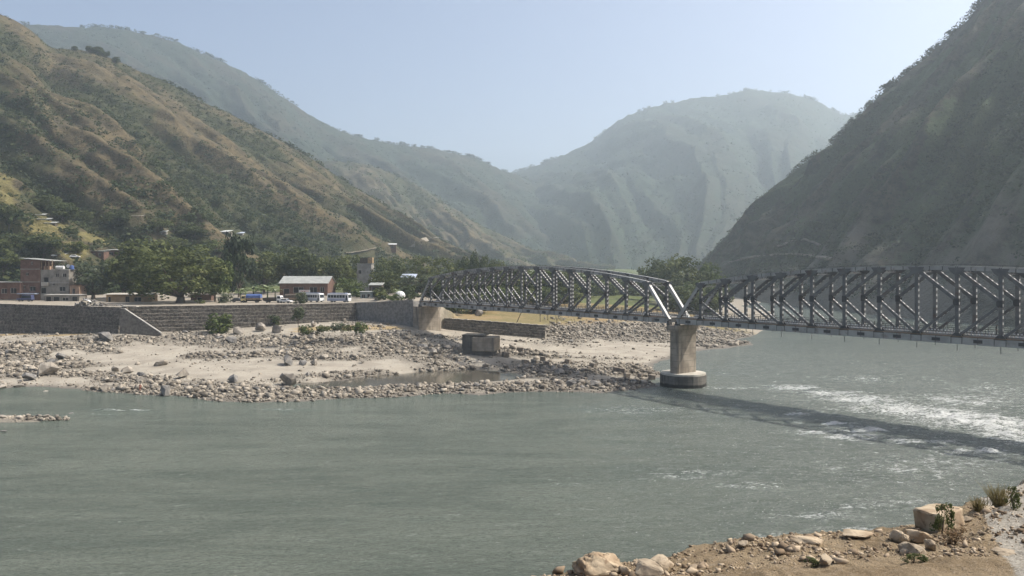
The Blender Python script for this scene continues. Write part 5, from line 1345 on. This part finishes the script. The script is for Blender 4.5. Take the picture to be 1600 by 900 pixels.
# many alike broken rocks, each its own object
r = np.random.default_rng(5); n = 60000
X = r.uniform(-165, 50, n); Y = r.uniform(156, 292, n); Z = H(X, Y); rk = rockiness(X, Y); yw = np.interp(X, _wl[:, 0], _wl[:, 1]); px_ = 800 + X / Y * F
ok = (Z > .15) & ((Y < yw - 2) | (X > 12)) & (rk > .4) & (r.uniform(0, 1, n) < rk) & (px_ > 0) & (px_ < 1180)
X, Y, Z = X[ok][:245], Y[ok][:245], Z[ok][:245]
ZONES = [((0, 120), (525, 556), 'in the upper left rubble field under the dark stone wall'), ((0, 135), (556, 600), 'in the left rubble field above the shallow shore'), ((120, 270), (500, 560), 'in the rubble near the foot of the ramp wall'), ((120, 270), (560, 630), 'in the shore rubble below the lone pointed boulder'),
         ((270, 420), (500, 565), 'in the rubble in front of the pale green bush'), ((270, 420), (565, 640), 'on the stony shore strip below the sand flat'), ((420, 640), (500, 570), 'on the grey gravel slope below the wing wall'), ((420, 640), (570, 640), 'on the shore strip in front of the dark pool'),
         ((640, 850), (500, 590), 'in the truss shadow around the concrete ruin'), ((640, 850), (590, 640), 'on the shore strip between pool and river'), ((850, 1180), (480, 545), 'on the rubble slope under the bridge deck'), ((850, 1060), (545, 640), 'on the stony flat beside the river pier')]
for i in range(len(X)):
    s = float(np.clip(r.gamma(3.2, .22), .4, 1.7)); dk = r.uniform() < .35
    qx, qy = 800 + X[i] / Y[i] * F, HY + (CZ - Z[i]) / Y[i] * F
    zn = next((z_[2] for z_ in ZONES if z_[0][0] <= qx < z_[0][1] and z_[1][0] <= qy < z_[1][1]), 'on the far river bank')
    o = link('rock', (ROCKD[i % 6] if dk else ROCKS[i % 14]), None, (X[i], Y[i], Z[i] + s * .22), (r.uniform(-.25, .25), r.uniform(-.25, .25), r.uniform(0, 6.28)), (s, s * r.uniform(.6, 1), s * r.uniform(.55, .95)))
    tag(o, ('dark ' if dk else 'grey ') + ('large' if s > .95 else 'mid sized' if s > .65 else 'small') + ' rock ' + zn, 'rock', 'broken rocks on the river bank')
# islet of stones off the left shore
ix, iy = on_level(20, 655, 0)
r = np.random.default_rng(8)
gxx, gyy = np.meshgrid(np.linspace(-32, 12, 50), np.linspace(-5, 5, 24), indexing='ij')
zz = .38 * np.exp(-((gyy - .0) / 2.4) ** 2) * (1 - smooth01(-2, 11, gxx)) + .05 * fbm(gxx, gyy, 3) - .12
isl = link('gravel_islet', np_mesh('gravel_islet', np.stack([gxx + ix, gyy + iy + gxx * -.08, zz], -1).reshape(-1, 3), grid_faces(50, 24), M['bank'], True, {'rocky': np.ones(1200), 'height': np.full(1200, 3.0)})); tag(isl, kind='structure')
n = 700; a = r.uniform(-32, 10, n); b = r.normal(0, 1.4, n) * (1 - smooth01(0, 11, a) * .8)
scatter_rocks('islet_stones', np.c_[a + ix, b + iy - a * .08, np.full(n, .1)], np.clip(r.gamma(1.8, .13, n), .12, .6), M['stones'], 'pale stones piled on the little gravel islet in the river', 9)
for j, (px, py, w, h) in enumerate(((4, 652, 20, 10), (30, 652, 14, 8), (44, 650, 12, 9), (60, 650, 12, 6), (72, 651, 14, 7), (88, 650, 9, 6))):
    lb = ['flat pale rock at the frame edge of the islet', 'dark edged rock second on the islet', 'pointed rock standing up from the islet middle', 'whitish rock beside the pointed islet rock', 'wide brown rock near the thin end of the islet', 'small rock at the tip of the islet'][j]
    x, y = on_level(px, py, .3); s = y / F
    tag(link('boulder', ROCKS[j], None, (x, y, .35), (0, .1, j), (w * s / 2, w * s * .4, h * s * .6)), lb, 'boulder')
for px, py, w, h, lb in ((111, 646, 9, 3, 'flat wet stone in the water past the islet tip'), (167, 640, 9, 4, 'dark stone breaking the current with white water'), (6, 674, 12, 3, 'dark flat stone awash in front of the islet'), (332, 627, 6, 4, 'small dark stone in the water by the shore')):
    x, y = on_level(px, py, 0); s = y / F; tag(link('boulder', ROCKD[int(px) % 6], None, (x, y, .05), (0, 0, px), (w * s / 2, w * s * .4, h * s * .7)), lb, 'boulder')

# ruined concrete block and loose concrete cubes
x, y, z = gpt(746, 556); s = y / F
t = thing('concrete_ruin', 'broken concrete foundation block with an undercut dark base on the bank', 'ruin', (x, y, z), -.25)
MB().b2((-26 * s, .8, 0), (24 * s, 5, 1.6)).build('footing', M['concrete_dark'], t)
MB().b2((-9 * s, 0, 1.2), (27 * s, 6, 4.9)).build('block', M['concrete'], t, bevel=.12)
MB().b2((-27 * s, .9, 1.5), (-9.3 * s, 5.2, 5.2)).build('side_block', M['concrete_dark'], t, bevel=.1)
MB().b2((-27 * s, .6, 5.21), (10 * s, 5.6, 5.45)).build('cap_slab', M['concrete_dark'], t)
cube = MB().box((0, 0, .5), (1, 1, 1)).mesh('concrete_cube', M['concrete_dark'], .05); cube.materials.clear(); cube.materials.append(nmat('brown_concrete', (.13, .105, .08), (.22, .19, .15), 1.5, objvar=.4, bump=.3, bscale=6))
for px, py, w, lb in ((812, 551, 10, 'brown concrete cube nearest the ruined block'), (819, 568, 7, 'small concrete cube standing alone on the stones'), (848, 564, 8, 'concrete cube at the edge of the beach sand'), (853, 572, 9, 'tilted cube below the one at the sand edge'), (789, 558, 9, 'cube lying between two rocks by the ruined block'),
                      (887, 568, 8, 'lone cube in the middle of the stony flat'), (918, 579, 8, 'lower cube of the touching pair on the stony flat'), (926, 575, 9, 'upper cube of the touching pair on the stony flat'), (963, 582, 10, 'larger cube of the dark double before the pier'), (972, 583, 9, 'second cube of the dark double before the pier'),
                      (979, 590, 8, 'cube in front of the dark double'), (1018, 593, 9, 'cube closest to the round pier well'), (912, 596, 8, 'cube in the pier shadow near the water strip'), (1000, 590, 7, 'small cube between the pier well and the dark double')):
    x, y, z = gpt(px, py); s = w * y / F
    tag(link('concrete_cube', cube, None, (x, y, z - s * .1), (.1 * math.sin(px), .12 * math.cos(px), px), (s, s, s * .95)), lb, 'concrete block', 'concrete cubes near the pier')
x, y, z = gpt(484, 524); s = y / F
t = thing('fallen_log', 'dark fallen log lying slanted on the gravel before the wall', 'log', (x, y, z + .25)); MB().tube((-15 * s, 3, .9), (15 * s, -2, .05), .32, .24, 9).build('log', M['wood_dark'], t)
# heap of stones, planks and a white sheet on the wall top
hp = thing('rubble_heap', 'dark heap of stones and planks spilling along the wall top', 'heap', (wx(150, 243), 243.5, 13.5))
m = MB(); r = random.Random(4)
for j in range(60):
    u = r.random(); xx = -7 + u * 14; zz = 2.0 * math.exp(-((xx + 2.5) / 4.0) ** 2) * r.random() + .1 - max(0, xx - 2) * .12
    m.box((xx, r.uniform(-.5, 1.8), max(0, zz)), (r.uniform(.5, 1.4), r.uniform(.3, .8), r.uniform(.25, .6)), Matrix.Rotation(r.uniform(-.6, .6), 3, 'Y') @ Matrix.Rotation(r.uniform(-1, 1), 3, 'Z'))
tag(m.build('stones', M['rock_dark'], hp), kind='stuff')
for j in range(16):
    xx = 1 + j * .42; a_ = Vector((xx, -.9 - .02 * j, 1.1 - j * .085)); MB().bar(a_, a_ + Vector((r.uniform(.9, 1.8), r.uniform(-.4, .1), r.uniform(-.5, .2))), .2, .08, (0, 1, 0)).build('plank', M['concrete_pale'] if j % 2 else M['wood'], hp)
t = thing('white_sheet', 'white plastic sheet draped on the top of the rubble heap', 'sheet', (wx(134, 243), 243, 14.9))
m = MB(); gx2, gy2 = np.meshgrid(np.linspace(-1.6, 1.6, 9), np.linspace(-.6, .8, 5), indexing='ij'); zz = .62 - .25 * gx2 ** 2 - .3 * gy2 ** 2 + .05 * fbm(gx2 * 2, gy2 * 2, 2)
link('sheet', np_mesh('sheet', np.stack([gx2, gy2, zz], -1).reshape(-1, 3), grid_faces(9, 5), M['white']), t)

# ------------------------------------------------------------------ near bank under the eye
_eX = np.array([-60, -10, -2, .3, .95, 1.97, 2.64, 3.6, 4.7, 6.4, 7.35, 8.2, 9.3, 10.7, 11.6, 15, 30, 60, 98, 130]); _eY = np.array([5, 8.5, 11, 12.8, 13.15, 13.4, 13.75, 14.4, 14.7, 15.05, 15.3, 15.7, 16.6, 17.7, 18.3, 22, 38, 66, 96, 122])
def G(X, Y):
    e = np.interp(X, _eX, _eY) + .10 * fbm(X * 1.5, X * 0 + 3, 4)
    lv = np.interp(X, [-60, 12, 25, 60, 98], [20.62, 20.6, 19, 15.5, 13.6])
    d = e - Y
    zin = lv + np.clip(d, 0, 40) * .20 - .25 * np.clip(d, 0, 4) / 4 * 0
    zin = np.minimum(zin, 23.4)
    zout = lv - np.clip(-d, 0, 60) * .95
    z = np.where(d > 0, zin, zout)
    z = z + .07 * fbm(X * 1.3, Y * 1.3, 5) + .075 * fbm(X * 5, Y * 5, 5, .62) + .10 * np.exp(-((X - 4.8) / 1.6) ** 2 - ((Y - 14.0) / .6) ** 2)
    return np.maximum(z, -2)
nx2 = axis([(-60, -4, 2), (-4, .4, .2), (.4, 12.5, .045), (12.5, 20, .4), (20, 130, 4)]); ny2 = axis([(-30, 4, 2), (4, 11.5, .3), (11.5, 19, .045), (19, 24, .3), (24, 140, 3)])
NX, NY = np.meshgrid(nx2, ny2, indexing='ij'); NZ = G(NX, NY)
k = NT('near_bank_soil'); c = k.coord(); n1 = k.noise(c, 1.2, 5); n2 = k.noise(c, 9, 6, .7); n3 = k.noise(c, 40, 3, .7)
col = k.mix(k.ramp(n1, .35, .65), (.245, .182, .108), (.35, .27, .17)); col = k.mix(k.ramp(n2, .5, .66), col, (.36, .285, .195)); col = k.mix(k.ramp(n3, .56, .7), col, (.085, .058, .036))
pale = k.mix(k.ramp(n2, .4, .6), (.36, .325, .265), (.48, .44, .37)); col = k.mix(k.ramp(k.math('ADD', k.attr('pale'), k.math('MULTIPLY', k.math('SUBTRACT', n2, .5), .8)), .4, .6), col, pale)  # pale tones paint a window reflection over the soil
k.color(col); k.bump(k.math('ADD', n2, k.math('MULTIPLY', n3, .7)), 1.0, .09); M['soil'] = k.set(.95, 0, .15)
glare_mask = smooth01(7.9, 8.35, NX - (NY - 13.5) * .5)  # mask of the painted window reflection, bounded by a slanted line
nb = link('near_bank', np_mesh('near_bank', np.stack([NX, NY, NZ], -1).reshape(-1, 3), grid_faces(*NX.shape), M['soil'], True, {'pale': glare_mask})); tag(nb, kind='structure')
def g1(x, y): return float(G(np.array([x]), np.array([y]))[0])
def gpt2(px, py):
    for y in np.arange(11.5, 19.5, .02):
        if CZ - (py - HY) / F * y <= g1(wx(px, y), y): return wx(px, y), y, g1(wx(px, y), y)
    y = 15.0
    for _ in range(12): y = float(np.interp(wx(px, y), _eX, _eY)) - .12
    return wx(px, y), y, g1(wx(px, y), y)
k = NT('soil_stones'); c = k.coord(); tn = k.attr('tint')
col = k.mix(k.ramp(tn, 0, 1), (.13, .09, .055), (.40, .32, .225)); k.color(col); k.bump(k.noise(c, 30, 4), .4, .01); M['pebble'] = k.set(.9, 0, .2)
r = np.random.default_rng(31); n = 40000
X = r.uniform(.2, 12.6, n); Y = r.uniform(12, 19, n); e = np.interp(X, _eX, _eY); ok = (e - Y > -.25) & (e - Y < 4.2) & (r.uniform(0, 1, n) < np.clip(.35 + 1.1 * fbm(X * .9, Y * 1.4, 4), .08, 1)); X, Y = X[ok], Y[ok]
scatter_rocks('soil_pebbles', np.c_[X, Y, G(X, Y)], np.where(r.uniform(0, 1, len(X)) < .985, np.clip(r.gamma(.9, .015, len(X)) + .008, .008, .07), r.uniform(.05, .15, len(X))), M['pebble'], 'small crumbs and pebbles on the brown soil edge near the viewer', 12, .2)

def big_rock(seed, n=14, flat=.8, rough=.05, sub=3):
    r = np.random.default_rng(seed); p = r.normal(size=(n, 3)); p /= np.linalg.norm(p, axis=1)[:, None]; p *= r.uniform(.8, 1.05, n)[:, None]; p[:, 2] *= flat
    if n == 9: p = np.array([(a, b, c_) for a in (-.85, .85) for b in (-.85, .85) for c_ in (-.7, .55)]) + r.uniform(-.16, .16, (8, 3)); n = 8
    bm = bmesh.new(); [bm.verts.new(q) for q in p]; bmesh.ops.convex_hull(bm, input=bm.verts)
    bmesh.ops.delete(bm, geom=[v for v in bm.verts if not v.link_faces], context='VERTS')
    bmesh.ops.bevel(bm, geom=list(bm.edges), offset=.05, segments=2, affect='EDGES', clamp_overlap=True)
    bmesh.ops.triangulate(bm, faces=bm.faces)
    for _ in range(sub):
        long_ = [e for e in bm.edges if e.calc_length() > .09]
        if long_: bmesh.ops.subdivide_edges(bm, edges=long_, cuts=1, use_grid_fill=True); bmesh.ops.triangulate(bm, faces=bm.faces)
    bm.normal_update()
    co = np.array([v.co[:] for v in bm.verts]); no = np.array([v.normal[:] for v in bm.verts])
    d = fbm(co[:, 0] * 2.2 + co[:, 2] * 1.7 + seed, co[:, 1] * 2.2 - co[:, 2] * 1.3, 5) * rough + np.abs(fbm(co[:, 0] * 5 + co[:, 2] * 4, co[:, 1] * 5 + co[:, 2] * 2 + seed, 4)) * -rough * .8
    for v, dd, nn in zip(bm.verts, d, no): v.co += Vector(nn) * float(dd)
    me = bpy.data.meshes.new('boulder'); bm.to_mesh(me); bm.free(); set_smooth(me); return me
def near_rock(label, px, py, w, h, seed, mat, rz=0, tilt=(0, 0), dpt=.8, flat=.8, lift=.34, n=14, rough=.07):
    x, y, z = gpt2(px, py); s = y / F; me = big_rock(seed, n, flat, rough); me.materials.append(M[mat])
    o = link('boulder', me, None, (x, y + w * s * .25, z + h * s * lift), (tilt[0], tilt[1], rz), (w * s * .58, w * s * .58 * dpt, h * s * .58 / flat)); return tag(o, label, 'boulder')
near_rock('big pale tan boulder with a dark hollow at the bottom edge of the view', 936, 899, 84, 46, 3, 'rock_tan', .4, (0, .15), lift=.12, rough=.16)
near_rock('grey tan boulder behind, with one dark face, beside the big pale boulder', 1030, 896, 48, 32, 8, 'rock_tan2', 1.2, (0, .1), lift=.3)
near_rock('speckled grey boulder in front at the bottom edge', 1016, 905, 60, 28, 14, 'rock_tan2', 2.2, lift=.25)
near_rock('low tan rock wedged between the two foreground boulders', 982, 900, 30, 22, 5, 'rock_tan', .6, lift=.3)
near_rock('small pale slab on the crest of the soil edge', 1168, 857, 26, 11, 6, 'rock_tan2', .3, flat=.5)
near_rock('large block shaped tan boulder with a dark shaded side beside the leafy plant', 1474, 825, 62, 40, 21, 'rock_tan', .55, (0, -.06), n=9, lift=.34, dpt=.7, rough=.05)
near_rock('jagged brown rock at the edge of the soil beside the split boulder', 1410, 850, 34, 26, 11, 'rock_tan', 1.9, (.2, .3), lift=.35, rough=.14)
near_rock('split brown boulder between the jagged rock and the block', 1441, 850, 42, 26, 12, 'rock_tan', 2.7, lift=.4, rough=.12)
near_rock('smooth pale wedge leaning on the flat slab', 1457, 861, 26, 18, 17, 'rock_tan2', .5, (.2, .5), flat=.5, lift=.45)
near_rock('flat grey slab sunk in the soil under the pale wedge', 1440, 868, 70, 22, 9, 'rock_tan2', .2, flat=.4, lift=.1)
near_rock('rock in the shaded hollow of the soil mound', 1292, 886, 26, 18, 15, 'rock_tan2', .9, lift=.35)
near_rock('flat tan stone half buried at the soil crest', 1262, 852, 60, 9, 16, 'rock_tan', .1, flat=.5, lift=.2)
near_rock('rough tan stone at the crest before the jagged rock', 1345, 843, 56, 12, 18, 'rock_tan', .2, flat=.5, lift=.2)
near_rock('pale stone on the soil behind the leafy plant', 1512, 815, 24, 9, 19, 'rock_tan2', .2, flat=.5, lift=.3)
near_rock('long pale stone low on the soil toward the right edge', 1576, 868, 44, 9, 20, 'rock_tan2', .1, flat=.5, lift=.25)
near_rock('pale rounded stone on the soil near the bushes', 1540, 800, 26, 10, 22, 'rock_tan2', .4, flat=.6, lift=.3)
near_rock('small rock at the bottom edge beside the speckled boulder', 1085, 893, 24, 12, 23, 'rock_tan2', .4, flat=.6, lift=.3)
def near_plant(label, kd, px, py, w, h, name='plant', cat='plant'):
    x, y, z = gpt2(px, py); s = y / F
    t = thing(name, label, cat, (x, y, z)); r = random.Random(px); cmesh = {'leafy': leafy, 'dry': BUSH['r'][0], 'grass': grassy}[kd]
    link('foliage', cmesh, t, (0, 0, 0), (0, 0, px), (w * s, w * s, h * s)); m = MB()
    for j in range(5): m.tube((0, 0, -.03), (r.uniform(-.25, .25) * w * s, r.uniform(-.2, .2) * w * s, h * s * r.uniform(.6, .95)), .006, .003, 4, cap=False)
    m.build('stems', M['bark'], t); return t
leafy = crown_mesh('foliage', M['leaf'], 77, 900, 20, .05, 'cone', .2)[0]
rg = np.random.default_rng(3); V = []
for j in range(160):
    b_ = np.r_[rg.normal(0, .12, 2), 0]; d_ = np.r_[rg.normal(0, .28, 2), rg.uniform(.6, 1.0)]; s_ = np.r_[rg.normal(size=2), 0]; s_ = s_ / np.linalg.norm(s_) * .018
    V += [b_ - s_, b_ + s_, b_ + d_ + s_ * .3, b_ + d_ - s_ * .3]
grassy = np_mesh('foliage', np.array(V), np.arange(len(V)).reshape(-1, 4), M['dry_grass'], False, {'tint': np.repeat(rg.uniform(0, .8, 160), 4)})
near_plant('upright leafy dark plant growing beside the block shaped boulder', 'leafy', 1472, 836, 30, 50)
near_plant('small green weed on the soil below the flat slab', 'leafy', 1428, 880, 34, 16)
near_plant('dry reddish brushwood on the soil beside the pale wedge', 'dry', 1492, 850, 40, 26, 'dry_bush', 'bush')
near_plant('tuft of tall yellowish grass on the bank edge at the right', 'grass', 1560, 792, 40, 34, 'grass_tuft', 'grass')
near_plant('dark little bush beside the tall grass tuft', 'leafy', 1584, 796, 22, 36, 'bush', 'bush')
near_plant('thin dry grass tuft between the soil and the water view', 'grass', 1530, 800, 26, 24, 'grass_tuft', 'grass')
near_plant('tiny weed in the hollow of the soil mound', 'leafy', 1270, 884, 26, 12)

# ------------------------------------------------------------------ people
def person(label, loc, rz, skin, shirt, trousers, height=1.7, bend=0.0):
    t = thing('person', label, 'person', loc, rz); s = height / 1.72
    J = {}; E = []; RAD = {}
    def j(n, p, r_, parent=None):
        J[n] = len(J); RAD[n] = (Vector(p) * s, r_ * s)
        if parent: E.append((J[parent], J[n]))
    j('pelvis', (0, 0, .93), .135); j('waist', (.01, 0, 1.08), .125, 'pelvis'); j('chest', (.02 + bend, 0, 1.3), .15, 'waist'); j('neck', (.03 + bend, 0, 1.47), .055, 'chest'); j('head', (.05 + bend, 0, 1.58), .085, 'neck'); j('top', (.045 + bend, 0, 1.68), .075, 'head')
    j('nose', (.145 + bend, 0, 1.575), .014, 'head')
    for q, sg in (('l', 1), ('r', -1)):
        j(q + 'sh', (.02 + bend, sg * .19, 1.40), .06, 'chest'); j(q + 'el', (.0 + bend, sg * .26, 1.12), .043, q + 'sh'); j(q + 'wr', (.08 + bend, sg * .25, .88), .03, q + 'el'); j(q + 'pa', (.10 + bend, sg * .25, .80), .036, q + 'wr')
        for f_, (dy, L) in enumerate(((-.028, .075), (-.01, .09), (.01, .085), (.027, .065))): j(q + 'f%d' % f_, (.115 + bend, sg * .25 + dy, .80 - L), .009, q + 'pa')
        j(q + 'th', (.145 + bend, sg * .25 - sg * .02, .775), .011, q + 'pa')
        j(q + 'hip', (0, sg * .10, .88), .10, 'pelvis'); j(q + 'kn', (.03, sg * .11, .50), .06, q + 'hip'); j(q + 'an', (0, sg * .12, .09), .042, q + 'kn'); j(q + 'to', (.15, sg * .13, .035), .038, q + 'an')
    me = bpy.data.meshes.new('body'); me.from_pydata([v[0] for v in RAD.values()], E, [])
    o = bpy.data.objects.new('body_source', me); COL.objects.link(o)
    o.modifiers.new('skin', 'SKIN'); sv = me.skin_vertices[0].data
    for i, v in enumerate(RAD.values()): sv[i].radius = (v[1], v[1]); sv[i].use_root = (i == 0)
    sb = o.modifiers.new('sub', 'SUBSURF'); sb.levels = 1
    dg = bpy.context.evaluated_depsgraph_get(); dg.update(); m2 = bpy.data.meshes.new_from_object(o.evaluated_get(dg)); bpy.data.objects.remove(o)
    m2.name = 'body'; m2.materials.clear()
    for mm in (skin, shirt, trousers, M['dark']): m2.materials.append(mm)
    for p in m2.polygons:
        c = p.center / s; arm = abs(c.y) > .2 and c.z < 1.2
        p.material_index = 3 if (c.z > 1.62 or (c.z > 1.55 and c.x < .03 + bend)) or c.z < .08 else 0 if (c.z > 1.45 or (arm and .6 < c.z < 1.1 and abs(c.y) > .2 and c.z < 1.05)) else 1 if c.z > .95 else 2
        p.use_smooth = True
    link('body', m2, t); return t
M['skin'] = nmat('skin', (.2, .11, .07), (.26, .15, .1), 3); M['redcloth'] = nmat('rust_red_cloth', (.22, .07, .045), (.3, .11, .07), 3); M['darkcloth'] = nmat('dark_cloth', (.03, .03, .035), (.06, .055, .05), 3)
x, y, z = gpt(219, 612)
person('person in rust red clothes standing at the waterline of the far bank', (x, y, z - .02), -1.2, M['skin'], M['redcloth'], M['redcloth'], 1.72)
p = bpt(60.5, 5.3, ZB + 1.29)
person('person in dark clothes walking on the bridge deck between truss posts', p, BRZ, M['skin'], M['darkcloth'], M['darkcloth'], 1.75, .02)
# ------------------------------------------------------------------ haze
k = bpy.data.materials.new('valley_haze'); k.use_nodes = True
t = k.node_tree
t.nodes.remove(t.nodes['Principled BSDF'])
pv = t.nodes.new('ShaderNodeVolumePrincipled')
pv.inputs['Color'].default_value = HAZE_COL
pv.inputs['Density'].default_value = HAZE_DENS
pv.inputs['Anisotropy'].default_value = HAZE_ANI
t.links.new(pv.outputs[0], t.nodes['Material Output'].inputs['Volume'])
hb = MB().b2((-4200, -120, -4.0), (4200, 5200, 790)).build('haze', k)
tag(hb, 'thin pale blue haze filling the whole valley', 'haze', None, 'stuff')
